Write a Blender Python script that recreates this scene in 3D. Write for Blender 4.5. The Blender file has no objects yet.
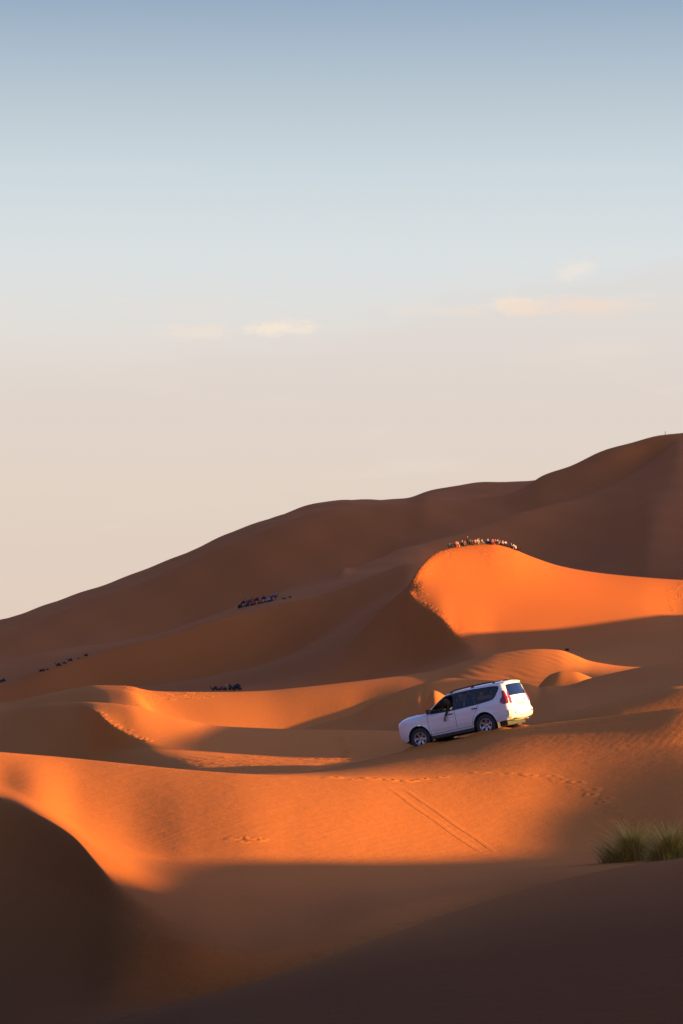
import bpy, bmesh, math, random
import numpy as np
from mathutils import Vector, Matrix, geometry, noise

random.seed(7)
rng = np.random.default_rng(11)
scene = bpy.context.scene
COL = scene.collection
rad = math.radians

# ------------------------------------------------------------------ camera model
F = 2800.0            # focal length in pixels of a 683 px wide picture
UC = 341.5            # principal column
VH = 720.0            # row of the eye level
CZ = 2.2              # eye height above the sand where the photographer stands

SUN_EL = rad(8.3)
SUN_DIR = Vector((0.944 * math.cos(SUN_EL), -0.33 * math.cos(SUN_EL), math.sin(SUN_EL))).normalized()

# ------------------------------------------------------------------ small helpers
def link(o, parent=None):
    COL.objects.link(o)
    if parent is not None:
        o.parent = parent
    return o

def mesh_obj(name, verts, faces, mat=None, parent=None, smooth=True, mats=None, face_mats=None):
    me = bpy.data.meshes.new(name)
    me.from_pydata([tuple(v) for v in verts], [], [tuple(f) for f in faces])
    for m in (mats or ([mat] if mat else [])):
        me.materials.append(m)
    if face_mats is not None:
        me.polygons.foreach_set('material_index', list(face_mats))
    if smooth:
        me.polygons.foreach_set('use_smooth', [True] * len(me.polygons))
    me.update()
    return link(bpy.data.objects.new(name, me), parent)

def bm_obj(name, bm, mat=None, parent=None, smooth=True):
    me = bpy.data.meshes.new(name)
    bm.normal_update()
    bm.to_mesh(me); bm.free()
    if mat: me.materials.append(mat)
    if smooth:
        me.polygons.foreach_set('use_smooth', [True] * len(me.polygons))
    return link(bpy.data.objects.new(name, me), parent)

def empty(name, loc, rot=None):
    o = bpy.data.objects.new(name, None)
    o.empty_display_size = 0.3
    o.location = loc
    if rot is not None: o.rotation_euler = rot
    return link(o)

def tag(o, label=None, cat=None, group=None, kind=None):
    if label: o['label'] = label
    if cat: o['category'] = cat
    if group: o['group'] = group
    if kind: o['kind'] = kind
    return o

# ------------------------------------------------------------------ materials
def new_mat(name):
    m = bpy.data.materials.new(name)
    m.use_nodes = True
    nt = m.node_tree
    b = nt.nodes['Principled BSDF']
    return m, nt, b

def N(nt, typ, **kw):
    n = nt.nodes.new(typ)
    for k, v in kw.items():
        setattr(n, k, v)
    return n

def simple_mat(name, col, rough=0.6, metal=0.0, var=0.08, scale=6.0, coat=0.0, spec=0.5):
    m, nt, b = new_mat(name)
    tc = N(nt, 'ShaderNodeTexCoord')
    no = N(nt, 'ShaderNodeTexNoise'); no.inputs['Scale'].default_value = scale; no.inputs['Detail'].default_value = 4
    nt.links.new(tc.outputs['Object'], no.inputs['Vector'])
    mx = N(nt, 'ShaderNodeMix', data_type='RGBA')
    c0 = [max(0, c * (1 - var)) for c in col]; c1 = [min(1, c * (1 + var)) for c in col]
    mx.inputs['A'].default_value = (*c0, 1); mx.inputs['B'].default_value = (*c1, 1)
    nt.links.new(no.outputs['Fac'], mx.inputs['Factor'])
    nt.links.new(mx.outputs['Result'], b.inputs['Base Color'])
    b.inputs['Roughness'].default_value = rough
    b.inputs['Metallic'].default_value = metal
    b.inputs['Coat Weight'].default_value = coat
    b.inputs['Specular IOR Level'].default_value = spec
    return m

SAND = (0.62, 0.184, 0.034)

def sand_material(name='sand', tint=1.0):
    m, nt, b = new_mat(name)
    L = nt.links.new
    geo = N(nt, 'ShaderNodeNewGeometry')
    # large soft variation of the sand's own colour
    n1 = N(nt, 'ShaderNodeTexNoise'); n1.inputs['Scale'].default_value = 0.035; n1.inputs['Detail'].default_value = 5
    L(geo.outputs['Position'], n1.inputs['Vector'])
    n2 = N(nt, 'ShaderNodeTexNoise'); n2.inputs['Scale'].default_value = 1.7; n2.inputs['Detail'].default_value = 6
    n2.inputs['Roughness'].default_value = 0.65
    L(geo.outputs['Position'], n2.inputs['Vector'])
    n3 = N(nt, 'ShaderNodeTexNoise'); n3.inputs['Scale'].default_value = 28; n3.inputs['Detail'].default_value = 3
    L(geo.outputs['Position'], n3.inputs['Vector'])
    r1 = N(nt, 'ShaderNodeMix', data_type='RGBA')
    r1.inputs['A'].default_value = (SAND[0]*.90*tint, SAND[1]*.86*tint, SAND[2]*.88*tint, 1)
    r1.inputs['B'].default_value = (SAND[0]*1.06*tint, SAND[1]*1.10*tint, SAND[2]*1.08*tint, 1)
    add = N(nt, 'ShaderNodeMath', operation='MULTIPLY_ADD'); add.inputs[1].default_value = 0.55
    L(n2.outputs['Fac'], add.inputs[0])
    half = N(nt, 'ShaderNodeMath', operation='MULTIPLY'); half.inputs[1].default_value = 0.45
    L(n1.outputs['Fac'], half.inputs[0]); L(half.outputs[0], add.inputs[2])
    L(add.outputs[0], r1.inputs['Factor'])
    # grain
    r2 = N(nt, 'ShaderNodeMix', data_type='RGBA', blend_type='MULTIPLY'); r2.inputs['Factor'].default_value = 0.5
    L(r1.outputs['Result'], r2.inputs['A']); L(n3.outputs['Fac'], r2.inputs['B'])
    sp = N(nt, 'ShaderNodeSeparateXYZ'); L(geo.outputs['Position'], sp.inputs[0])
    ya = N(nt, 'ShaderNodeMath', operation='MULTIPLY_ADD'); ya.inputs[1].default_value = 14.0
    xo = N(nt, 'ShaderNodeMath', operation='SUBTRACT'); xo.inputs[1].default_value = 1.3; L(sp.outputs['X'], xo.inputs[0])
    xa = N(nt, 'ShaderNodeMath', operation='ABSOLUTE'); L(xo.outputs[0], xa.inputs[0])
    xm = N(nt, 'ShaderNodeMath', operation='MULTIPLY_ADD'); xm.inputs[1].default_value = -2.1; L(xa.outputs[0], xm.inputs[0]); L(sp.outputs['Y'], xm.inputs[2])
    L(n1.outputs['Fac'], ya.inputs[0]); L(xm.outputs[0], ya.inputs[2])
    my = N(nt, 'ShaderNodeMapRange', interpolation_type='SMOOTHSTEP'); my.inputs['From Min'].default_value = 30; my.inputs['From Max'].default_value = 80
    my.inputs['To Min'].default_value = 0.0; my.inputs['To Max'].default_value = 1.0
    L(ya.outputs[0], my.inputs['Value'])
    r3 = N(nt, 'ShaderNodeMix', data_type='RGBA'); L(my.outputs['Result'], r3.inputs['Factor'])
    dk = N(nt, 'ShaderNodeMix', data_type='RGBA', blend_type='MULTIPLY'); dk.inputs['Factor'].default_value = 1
    L(r2.outputs['Result'], dk.inputs['A']); dk.inputs['B'].default_value = (0.245, 0.23, 0.19, 1)  # near and flanking sand darkened in colour, standing in for shade and vignetting
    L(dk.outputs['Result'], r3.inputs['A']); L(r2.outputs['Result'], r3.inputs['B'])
    # higher dunes farther out darkened in colour to tame the strong sun there
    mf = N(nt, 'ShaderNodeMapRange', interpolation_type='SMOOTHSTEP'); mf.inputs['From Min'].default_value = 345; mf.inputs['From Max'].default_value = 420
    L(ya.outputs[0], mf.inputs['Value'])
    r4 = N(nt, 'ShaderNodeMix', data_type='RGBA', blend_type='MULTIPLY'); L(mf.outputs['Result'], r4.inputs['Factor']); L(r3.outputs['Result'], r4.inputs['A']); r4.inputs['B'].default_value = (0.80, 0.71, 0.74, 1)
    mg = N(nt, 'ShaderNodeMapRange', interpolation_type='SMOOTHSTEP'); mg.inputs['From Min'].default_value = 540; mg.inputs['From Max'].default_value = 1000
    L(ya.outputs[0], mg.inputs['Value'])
    r5 = N(nt, 'ShaderNodeMix', data_type='RGBA', blend_type='MULTIPLY'); L(mg.outputs['Result'], r5.inputs['Factor']); L(r4.outputs['Result'], r5.inputs['A']); r5.inputs['B'].default_value = (1.12, 1.18, 1.35, 1)  # farthest slopes lightened in colour to lift their shade
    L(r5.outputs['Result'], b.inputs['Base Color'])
    b.inputs['Roughness'].default_value = 0.95
    b.inputs['Specular IOR Level'].default_value = 0.05
    # wind ripples and lumps
    mp = N(nt, 'ShaderNodeMapping'); mp.inputs['Rotation'].default_value = (0, 0, rad(24))
    L(geo.outputs['Position'], mp.inputs['Vector'])
    w = N(nt, 'ShaderNodeTexWave', wave_type='BANDS', bands_direction='X', wave_profile='SIN')
    w.inputs['Scale'].default_value = 0.9; w.inputs['Distortion'].default_value = 9.0
    w.inputs['Detail'].default_value = 2.0; w.inputs['Detail Scale'].default_value = 0.35
    L(mp.outputs['Vector'], w.inputs['Vector'])
    rip = N(nt, 'ShaderNodeMath', operation='MULTIPLY')
    nm = N(nt, 'ShaderNodeTexNoise'); nm.inputs['Scale'].default_value = 0.06; nm.inputs['Detail'].default_value = 2
    L(geo.outputs['Position'], nm.inputs['Vector'])
    mr = N(nt, 'ShaderNodeMapRange'); mr.inputs['From Min'].default_value = 0.42; mr.inputs['From Max'].default_value = 0.66
    L(nm.outputs['Fac'], mr.inputs['Value'])
    L(w.outputs['Fac'], rip.inputs[0]); L(mr.outputs['Result'], rip.inputs[1])
    s1 = N(nt, 'ShaderNodeMath', operation='MULTIPLY'); s1.inputs[1].default_value = 0.004
    L(rip.outputs[0], s1.inputs[0])
    s2 = N(nt, 'ShaderNodeMath', operation='MULTIPLY_ADD'); s2.inputs[1].default_value = 0.055
    L(n2.outputs['Fac'], s2.inputs[0]); L(s1.outputs[0], s2.inputs[2])
    s3 = N(nt, 'ShaderNodeMath', operation='MULTIPLY_ADD'); s3.inputs[1].default_value = 0.006
    L(n3.outputs['Fac'], s3.inputs[0]); L(s2.outputs[0], s3.inputs[2])
    bp = N(nt, 'ShaderNodeBump'); bp.inputs['Strength'].default_value = 0.45; bp.inputs['Distance'].default_value = 1.0
    L(s3.outputs[0], bp.inputs['Height']); L(bp.outputs['Normal'], b.inputs['Normal'])
    return m

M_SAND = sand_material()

# ------------------------------------------------------------------ the dune field
def pchip(xs, ys, x):
    xs = np.asarray(xs, float); ys = np.asarray(ys, float)
    h = np.diff(xs); d = np.diff(ys) / h
    m = np.zeros_like(xs)
    for i in range(1, len(xs) - 1):
        if d[i-1] * d[i] > 0:
            w1 = 2*h[i] + h[i-1]; w2 = h[i] + 2*h[i-1]
            m[i] = (w1 + w2) / (w1 / d[i-1] + w2 / d[i])
    m[0] = d[0]; m[-1] = d[-1]
    i = np.clip(np.searchsorted(xs, x) - 1, 0, len(xs) - 2)
    t = np.clip((x - xs[i]) / h[i], 0, 1)
    h00 = (1+2*t)*(1-t)**2; h10 = t*(1-t)**2; h01 = t*t*(3-2*t); h11 = t*t*(t-1)
    return h00*ys[i] + h10*h[i]*m[i] + h01*ys[i+1] + h11*h[i]*m[i+1]

# crest, foot and valley lines of the dunes from near to far: bearing u, elevation v
# (both in the units of the camera model) and distance Y; sharpness; rows to the next line
CURVES = [  # points beyond the right frame edge are shaped to cast shadows into view
 ('near',   0.0, 6,  [(-3000,1653,6),(0,1653,6),(3000,1653,6)]),
 ('near2',  0.0, 26, [(-3000,1090,17),(0,1085,17),(683,1075,17),(1200,1050,17),(3000,1020,17)]),
 ('A',      0.5, 8,  [(-3000,1150,30),(-300,1120,36),(0,1062,38),(110,1024,40),(190,1001,42),(300,967,45),(380,938,47),(470,906,50),
                      (560,880,53),(640,864,55),(683,858,56),(800,838,58),(1100,800,60),(1500,760,62),(3000,720,65)]),
 ('Av',     0.0, 22, [(-3000,1150,33),(-300,1105,39),(0,1046,41),(110,1016,43),(190,1001,45),(300,971,48),(380,943,50.5),(470,911.5,54),
                      (560,885,57.5),(640,868,60),(683,864,61),(800,846,63),(1100,815,65),(1500,780,67),(3000,740,70)]),
 ('CF', 0.2, 12, [(-3000,800,90),(-400,820,92),(-200,835,86),(-60,868,78),(0,868,70.8),(40,878,63),(75,892,56.6),(95,904,52.2),(115,914,50.0),(150,930,48.4),(190,943,47.7),(250,951,48.6),(300,945,50.3),(380,926,53.5),(480,899,58),(560,879,60),(640,867,62),(683,862.5,63),(800,847,65),(1100,818,67),(3000,750,72)]),
 ('C1', 0.3, 12, [(-3000,740,100),(-400,742,104),(-200,755,90),(-60,778,84),(0,798,78),(40,816,68),(75,838,60),(95,861,54.5),(115,881,52.3),(150,908,50.2),(190,929,49.2),(250,940,50.5),(300,934,52.5),(380,911,56),(480,889,60),(560,874,62),(640,866,64),(683,861,65),(800,848,67),(1100,820,69),(3000,750,74)]),
 ('M', 0.1, 20, [(-3000,737,103),(-400,740,106),(-200,747,93),(-60,768,86.5),(0,784,84),(40,803,78),(81,829,75.6),(128,848,74.2),(160,858,72.6),(188,863,71.5),(250,867,71),(300,869,71.5),(400,867,73.5),(480,864,75.2),(560,861,76.3),(600,857,76.8),(640,850,77),(683,842,77),(720,838,78),(800,830,80),(1100,795,80),(3000,745,84)]),
 ('B', 0.8, 12, [(-3000,735,108),(-400,738,108),(-200,744,95),(-60,747,92.5),(0,752,93),(60,757,93.6),(120,763,92),(180,769,90.2),(250,774,88.8),(350,776.5,89.2),(400,776.5,89.8),(450,774,90.5),(520,767,91.3),(560,762.5,91.8),(600,757.5,92),(640,752,92),(683,746,92),(800,738,92),(1100,715,92),(3000,705,106)]),
 ('K', 0.6, 10, [(-3000,745,118),(-400,750,118),(-200,756,116),(0,761,114),(120,769,112),(200,775.5,111.5),(250,776,111),(290,773,108.5),(320,769.5,107.8),(350,764,105.5),(410,749.5,103.8),(450,740.5,102.9),(485,733,101.9),(530,725.5,101),(620,715,98.8),(683,707.5,97.2),(800,697,96),(1000,685,94),(1300,685,97),(3000,680,118)]),
 ('Kt', 0.2, 8, [(-3000,755,122),(-400,760,122),(-200,768,120),(0,772,118),(120,780,116),(200,786,115.5),(250,785,115),(290,780,112.5),(320,773,112),(350,767.5,109.5),(410,750.5,108),(450,741.5,107),(485,734,106),(530,727,104.4),(620,717.5,101.6),(683,711,101),(800,701,100),(1000,692,98),(1300,692,101),(3000,690,122)]),
 ('Ev', 0, 16, [(-3000,790,165),(-200,800,165),(0,802,162),(50,800,160),(100,793,155),(150,784,142),(200,778,124),(250,776,121),(300,773,120),(350,772,119),(410,766,119),(450,760,119),(520,746,116),(530,745,116),(620,730,114),(683,722,114),(800,712,114),(1000,690,124),(1300,690,126),(3000,700,132)]),
 ('DF', 0.2, 10, [(-3000,790,180),(-200,805,180),(0,790,179),(55,772,181),(85,761,182),(97,757,181),(107,753.5,179.5),(125,749.5,176),(150,748.5,172.3),(175,750,170),(200,752.3,168.3),(250,756.3,166),(300,759.3,164),(345,760,163),(400,758,160),(450,752,140),(520,726,125),(545,721,123),(625,702.5,121),(683,689,121),(800,676,122),(1000,668,134),(1300,678,140),(3000,692,162)]),
 ('DL', 0.5, 14, [(-3000,724,292),(-200,739,268),(0,714.5,234),(55,706,209),(85,704.5,198),(97,712,188),(107,722,183),(125,733,179),(150,742,175),(175,746,173),(200,749,171),(250,754,168.5),(300,757,167),(345,758,166),(400,755,164),(450,748,145),(520,722,128),(545,717,127),(625,699,124.5),(683,686,124.5),(800,690,126),(1000,705,134),(1300,700,145.3),(1600,700,142),(2200,700,138),(3000,690,165)]),
 ('DT', 0.3, 8, [(-3000,720,300),(-200,735,275),(0,712,240),(25,706,230),(55,703,215),(82,702,203),(112,703.3,196),(137,707.5,192),(170,716,192),(220,726,192),(260,728,192),(300,729.3,192),(345,730,192),(400,731,190),(450,748,165),(520,738,145),(600,724,142),(683,713,142),(800,712,146),(1000,692,152),(1150,645,155),(1300,577,149),(1600,585,153),(2200,640,155),(3000,700,192)]),
 ('DV', 0.0, 8, [(-3000,730,310),(-200,745,290),(0,722,254),(25,716,245),(55,714,232),(82,713,222),(112,714,212),(170,728,210),(220,738,208),(300,744,206),(345,740,205),(400,742,205),(450,744,195),(520,740,180),(600,724,178),(683,712,180),(800,700,190),(1000,690,185),(1150,630,175),(1300,557,171),(1600,620,175),(3000,705,205)]),
 ('TR', 0.6, 8, [(-3000,735,262),(0,724.0,262),(60,716.0,262),(112,708.0,252),(170,727,225),(220,737,225),(300,741,225),(345,735,225),(405,722,226),(418,714,226),(426,701,226),(432,689.5,226),(438,691.5,226),(447,697,226),(462,703,226),(480,707,226),(520,712,226),(560,703,226),(600,697,226),(683,681,226),(800,660,226),(1300,690,206),(1600,690,206),(3000,700,226)]),
 ('TV', 0.0, 8, [(-3000,735,270),(0,725.5,270),(60,717.5,270),(112,709.05,260),(170,726,236),(220,736,236),(300,739,236),(345,732,236),(405,716,236),(432,706,236),(447,706,236),(480,706,236),(520,706,236),(560,698,236),(600,692,236),(683,676,236),(800,655,236),(1000,655,236),(1300,545,225),(1600,600,222),(3000,700,236)]),
 ('G', 0.5, 8, [(-3000,735,278),(0,726.5,278),(60,718.5,278),(112,709.75,268),(170,722,250),(220,733,250),(280,734,250),(300,729.5,250),(340,718,250),(357,712,251),(375,702,251),(405,689,252),(435,680.5,253),(450,678,254),(470,679,254),(500,681,254),(530,684,254),(540,688,254),(545,686,254),(563,686,254),(590,678.3,254),(615,672.5,254),(640,667.3,254),(683,661,254),(800,645,256),(1000,640,258),(1300,555,240),(1600,600,236),(3000,700,260)]),
 ('GV', 0.0, 8, [(-3000,735,286),(0,728.0,286),(60,720.0,286),(112,710.8,276),(170,722,264),(220,733,264),(280,736,264),(340,726,264),(375,712,264),(405,701,264),(435,701,264),(470,702,264),(500,702,264),(540,695,264),(563,691,264),(590,685,264),(640,676,264),(683,669,264),(800,655,264),(1000,650,266),(1300,685,252),(1600,690,250),(3000,705,266)]),
 ('I', 0.4, 6, [(-3000,735,292),(0,729.0,292),(60,721.0,292),(112,711.5,282),(170,721,274),(220,732,274),(280,736,274),(340,726,274),(405,714,274),(435,705,274),(470,702,274),(500,700,274),(530,693,274),(538,687,274),(546,677,274),(554,673,274),(562,671.2,274),(575,671.5,274),(590,677,274),(604,681,274),(640,676,274),(683,668,274),(800,655,274),(1300,680,274),(3000,705,274)]),
 ('IV', 0.0, 8, [(-3000,735,300),(0,730.0,300),(60,722.0,300),(112,712.2,290),(170,720,286),(220,735,286),(280,738,286),(300,739.5,286),(340,737,286),(375,728,286),(405,720,286),(435,712,286),(470,705,286),(500,702,286),(530,699,286),(552,694,286),(575,690,286),(590,687,286),(640,678,286),(683,669,286),(800,655,286),(1300,680,286),(3000,705,286)]),
 ('FL', 0.5, 18, [(-3000,718,384),(-200,726,378),(0,705.8,366),(60,692.8,347),(100,688.5,332),(122,689.5,325),(135,694,318),(143,701,313),(150,709,308),(170,718,304),(220,729,300),(300,735,298),(350,731,297),(405,714,297),(435,706,297),(470,700,297),(500,697,298),(545,690,300),(575,683,302),(590,679,302),(640,672,304),(683,668.3,304),(800,655,304),(1300,660,304),(3000,700,304)]),
 ('FT', 0.4, 10, [(-3000,715,390),(-200,722,385),(0,703,372),(37,696,362),(75,688,350),(95,685.3,343),(130,686,333),(145,690,330),(170,691.7,330),(220,692,330),(260,691,330),(300,687.5,330),(350,682,331),(400,676,333),(430,671.5,335),(470,660,338),(500,653,340),(540,649,341),(560,650,341),(575,655,341),(590,661,341),(640,667,341),(683,666,341),(800,648,345),(1000,595,360),(1150,560,380),(1300,570,380),(3000,650,380)]),
 ('FV', 0.0, 14, [(-3000,724,402),(-200,730,400),(0,712,396),(37,705,390),(95,696,382),(145,696,372),(220,697,372),(260,696,372),(300,692,372),(350,687,372),(400,681,372),(430,678,372),(470,672,374),(500,667,374),(540,663,374),(575,664,374),(640,671,376),(683,670,376),(800,650,380),(1000,590,395),(1150,523,415),(1300,560,410),(3000,650,410)]),
 ('PF', 0.15, 12, [(-3000,722,422),(-200,732,420),(0,718,418),(100,706,420),(220,697,426),(300,690,432),(350,684,436),(385,674.5,440),(410,669.5,440),(430,663.5,438),(450,655.5,436),(470,648,434),(480,651,430),(520,653,428),(570,653,428),(620,650,430),(683,648,432),(800,635,435),(1000,590,440),(1150,534,437),(1300,562,445),(3000,650,445)]),
 ('PL', 0.6, 16, [(-3000,718,450),(-200,728,450),(0,713,450),(100,701,450),(220,692,450),(300,680,455),(350,655,464),(385,622,474),(402,602,479),(410,591,480),(415,600,474),(425,608,467),(440,617,458),(448,624,453),(455,632,448),(470,643,440),(478,647,437),(500,650,438),(540,649,442),(570,647,446),(620,642,450),(683,636,454),(800,622,462),(1000,585,465),(1150,537,466),(1300,565,465),(3000,650,465)]),
 ('PM', 0.0, 10, [(-3000,717,470),(-200,726.5,470),(0,711,470),(100,699,470),(220,690,470),(300,676,472),(350,646,477),(385,612,482),(402,595,483.5),(410,588,484),(415,586,484.5),(422,584,485),(435,585,485.5),(450,587,486),(470,590,487),(490,593,488),(520,597.5,489),(560,603,490),(600,608,491),(640,612,492),(683,616,494),(800,612,498),(1000,585,495),(1150,562,490),(1300,585,490),(3000,655,490)]),
 ('PT', 0.55, 8, [(-3000,716,490),(-200,725,490),(0,709,490),(100,697,488),(220,689,486),(300,672,486),(350,640,486.5),(385,606,486.5),(402,591,487),(410,584,487),(413,577.5,489),(422,565,497),(435,553.7,508),(450,548,515),(470,545,520),(490,543.7,523),(510,548,524),(530,556,525),(560,566,526),(600,573,527),(640,577,528),(683,580,530),(800,584,530),(1000,585,530),(1150,580,530),(1300,600,515),(3000,660,515)]),
 ('PV', 0.0, 24, [(-3000,712,540),(-200,718,540),(0,703,540),(100,690,540),(220,678,540),(300,658,540),(350,636,540),(385,603,540),(402,594,542),(410,590,544),(435,572,550),(450,565,555),(490,560,560),(530,570,562),(560,578,562),(600,585,562),(640,589,564),(683,592,566),(800,592,568),(1000,592,568),(1300,610,570),(3000,665,560)]),
 ('QB', 0.2, 16, [(-3000,715,740),(-200,722,740),(0,712,818),(47,706,833),(87,700,845),(155,688,856),(234,672,868),(283,656,872),(318,637,872),(350,617,868),(383,599,850),(410,588,834),(450,596,832),(500,640,800),(560,640,790),(640,625,790),(683,610,790),(750,590,790),(900,520,770),(1100,440,750),(1375,385,732),(1600,445,720),(2000,575,720),(3000,665,720)]),
 ('QT', 0.85, 14, [(-3000,700,840),(-200,712,850),(0,685,870),(47,669.5,880),(87,657,890),(155,638,900),(234,615,910),(283,603,915),(318,595.5,915),(350,584.5,915),(383,573.5,912),(410,566,900),(450,580,880),(500,620,860),(560,622,850),(600,608,852),(640,594,855),(683,580.5,860),(750,556,870),(900,500,890),(1100,430,900),(1375,365,905),(1600,440,900),(2000,570,880),(3000,660,850)]),
 ('W', 0.5, 12, [(-3000,694,980),(-200,699,985),(0,672,990),(47,660.5,1000),(87,651.5,1005),(155,636,1010),(234,612.5,1015),(283,598,1020),(318,588.5,1020),(350,579,1020),(383,569,1040),(410,562,1080),(420,562,1095),(430,563,1130),(441,564,1150),(450,565,1160),(500,566,1180),(560,557,1200),(600,546,1190),(635,531.5,1140),(650,523,1118),(662,521,1116),(683,520.5,1116),(800,505,1110),(1000,455,1078),(1153,400,1062),(1375,360,1036),(1600,420,1020),(2000,560,1020),(3000,670,1020)]),
 ('R', 0.85, 8, [(-3000,690,1120),(-200,688,1120),(0,661,1130),(42,652,1130),(82,646,1130),(112,641,1130),(149,634.5,1130),(170,629,1130),(234,610,1130),(283,590.5,1130),(320,579.5,1130),(335,574,1130),(343,566,1130),(352,567.8,1130),(375,560.5,1165),(400,551,1200),(441,538.5,1250),(483,527,1290),(541,508,1330),(591,494,1360),(615,484,1380),(647,467,1420),(683,443,1450),(750,450,1440),(800,480,1330),(1000,475,1104),(1153,410,1085),(1375,348,1056),(1600,440,1055),(2000,570,1060),(3000,672,1060)]),
 ('Rv', 0.1, 14, [(-3000,691,1180),(-200,694,1330),(0,666,1340),(82,651,1345),(149,639,1345),(234,614,1345),(283,594,1345),(320,583,1345),(343,575,1345),(375,565,1345),(400,554,1345),(441,540.5,1350),(483,528,1370),(541,509,1390),(591,494.5,1420),(615,484,1440),(647,463.5,1475),(683,441,1485),(750,446,1470),(800,470,1370),(1000,460,1140),(1153,398,1112),(1375,340,1090),(1600,400,1080),(2000,560,1100),(3000,672,1100)]),
 ('U', 0.35, 10, [(-3000,690,1520),(-400,700,1520),(-200,680,1520),(0,630,1520),(50,613,1520),(100,595,1520),(150,578,1520),(200,557,1520),(250,534,1520),(280,523,1520),(320,511,1520),(350,507,1520),(385,505,1520),(405,503,1520),(430,496,1520),(460,497.5,1520),(500,496.5,1520),(525,488,1520),(541,477.5,1520),(570,466,1520),(600,453,1520),(630,443,1520),(660,434.3,1520),(683,431,1520),(720,429,1520),(800,445,1520),(900,455,1480),(1100,380,1400),(1375,290,1330),(1600,420,1290),(2000,570,1290),(3000,690,1520)]),
 ('UV', 0, 10, [(-3000,690,1660),(-400,700,1660),(-200,680,1660),(0,632,1660),(100,597,1660),(200,559,1660),(280,524,1660),(350,508,1660),(405,505,1660),(430,499,1660),(460,500,1660),(500,499,1660),(541,490,1660),(600,475,1660),(660,460,1660),(720,450,1660),(800,430,1660),(1000,370,1660),(1170,335,1660),(1375,285,1660),(1400,420,1660),(3000,690,1660)]),
 ('T', 0.3, 8, [(-3000,690,1900),(-400,690,1900),(-200,668,1900),(0,620,1900),(50,603,1900),(100,585,1900),(150,568,1900),(200,547,1900),(250,524.5,1900),(280,514,1900),(320,503.5,1900),(350,500,1900),(385,499.3,1900),(405,498,1900),(430,490.5,1900),(460,485.5,1900),(500,482,1900),(530,480,1900),(560,478,1900),(600,475,1900),(700,455,1900),(800,430,1900),(1000,370,1900),(1170,335,1900),(1500,460,1900),(3000,695,1900)]),
 ('far1',   0.0, 6,  [(-3000,712,2400),(0,690,2400),(683,650,2400),(1300,690,2400),(3000,712,2400)]),
 ('far2',   0.0, 0,  [(-3000,740,3200),(0,740,3200),(3000,740,3200)]),
]

U_IN = np.arange(-60, 745, 1.6)
U_L = -60 - np.cumsum(np.geomspace(2, 130, 62)); U_R = 745 + np.cumsum(np.geomspace(2, 130, 62))
UU = np.concatenate([U_L[::-1], U_IN, U_R])
UU = UU[(UU > -2400) & (UU < 2800)]

def smooth_u(a, sig):
    # gaussian smoothing along u on the fine inner columns only
    k = np.exp(-0.5 * (np.arange(-12, 13) * 1.6 / sig) ** 2); k /= k.sum()
    p = np.pad(a, 12, mode='edge')
    s = np.convolve(p, k, mode='valid')
    w = np.clip((UU + 60) / 25, 0, 1) * np.clip((745 - UU) / 25, 0, 1)
    return a * (1 - w) + s * w

KV, KQ, KS, KN = [], [], [], []
for nm, sh, nr, pts in CURVES:
    us = [p[0] for p in pts]
    v = pchip(us, [p[1] for p in pts], UU); q = pchip(us, [math.log(p[2]) for p in pts], UU)
    sg = 5.0 if nm in ('A','Av','C1','M','B','Kt','FL','PF') else (3.6 if nm in ('FT','FV','DL','DT') else 2.6)
    KV.append(smooth_u(v, sg)); KQ.append(smooth_u(q, sg)); KS.append(sh); KN.append(nr)
KV = np.array(KV); KQ = np.array(KQ)
for k in range(1, len(KQ)):
    KQ[k] = np.maximum(KQ[k], KQ[k-1] + 0.004)

H_ = np.diff(KQ, axis=0); D_ = np.diff(KV, axis=0) / H_
Mt = np.zeros_like(KV)
for k in range(1, len(KV) - 1):
    a, b_ = D_[k-1], D_[k]
    same = a * b_ > 0
    w1 = 2*H_[k] + H_[k-1]; w2 = H_[k] + 2*H_[k-1]
    with np.errstate(divide='ignore', invalid='ignore'):
        hm = (w1 + w2) / (w1 / a + w2 / b_)
    Mt[k] = np.where(same, hm, 0)
Mt[0] = D_[0]; Mt[-1] = D_[-1]
GV, GQ = [], []
for k in range(len(KV) - 1):
    n = KN[k] * 2
    ml = Mt[k] * (1 - KS[k]) + D_[k] * KS[k]
    mr_ = Mt[k+1] * (1 - KS[k+1]) + D_[k] * KS[k+1]
    for j in range(n):
        t = j / n
        h00 = (1+2*t)*(1-t)**2; h10 = t*(1-t)**2; h01 = t*t*(3-2*t); h11 = t*t*(t-1)
        GV.append(h00*KV[k] + h10*H_[k]*ml + h01*KV[k+1] + h11*H_[k]*mr_)
        GQ.append(KQ[k] + t * H_[k])
GV.append(KV[-1]); GQ.append(KQ[-1])
GV = np.array(GV); GY = np.exp(np.array(GQ))
GX = (UU[None, :] - UC) / F * GY
GZ = CZ + (VH - GV) / F * GY

# coarse wind ripples on the crest behind the car and on the flat by the foot of the middle dune
def ripple_zone(u0, u1, y0, y1, lam, amp, ax, ay):
    m = np.clip((UU[None, :]-u0)/25, 0, 1)*np.clip((u1-UU[None, :])/25, 0, 1)*np.clip((GY-y0)/4, 0, 1)*np.clip((y1-GY)/3, 0, 1)
    ph = (GX*ax + GY*ay)*2*math.pi/lam + 1.3*np.sin(GX*.33+GY*.21) + 0.9*np.sin(GX*.81-GY*.37)
    return amp*m*np.sin(ph)*(0.6+0.4*np.sin(GX*.23+1.7)*np.sin(GY*.31))
dz = ripple_zone(455, 640, 300, 339, 1.7, 0.036, .93, .36) + ripple_zone(165, 400, 128, 168, 2.1, 0.05, .55, .83)
GZ = GZ + dz
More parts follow.
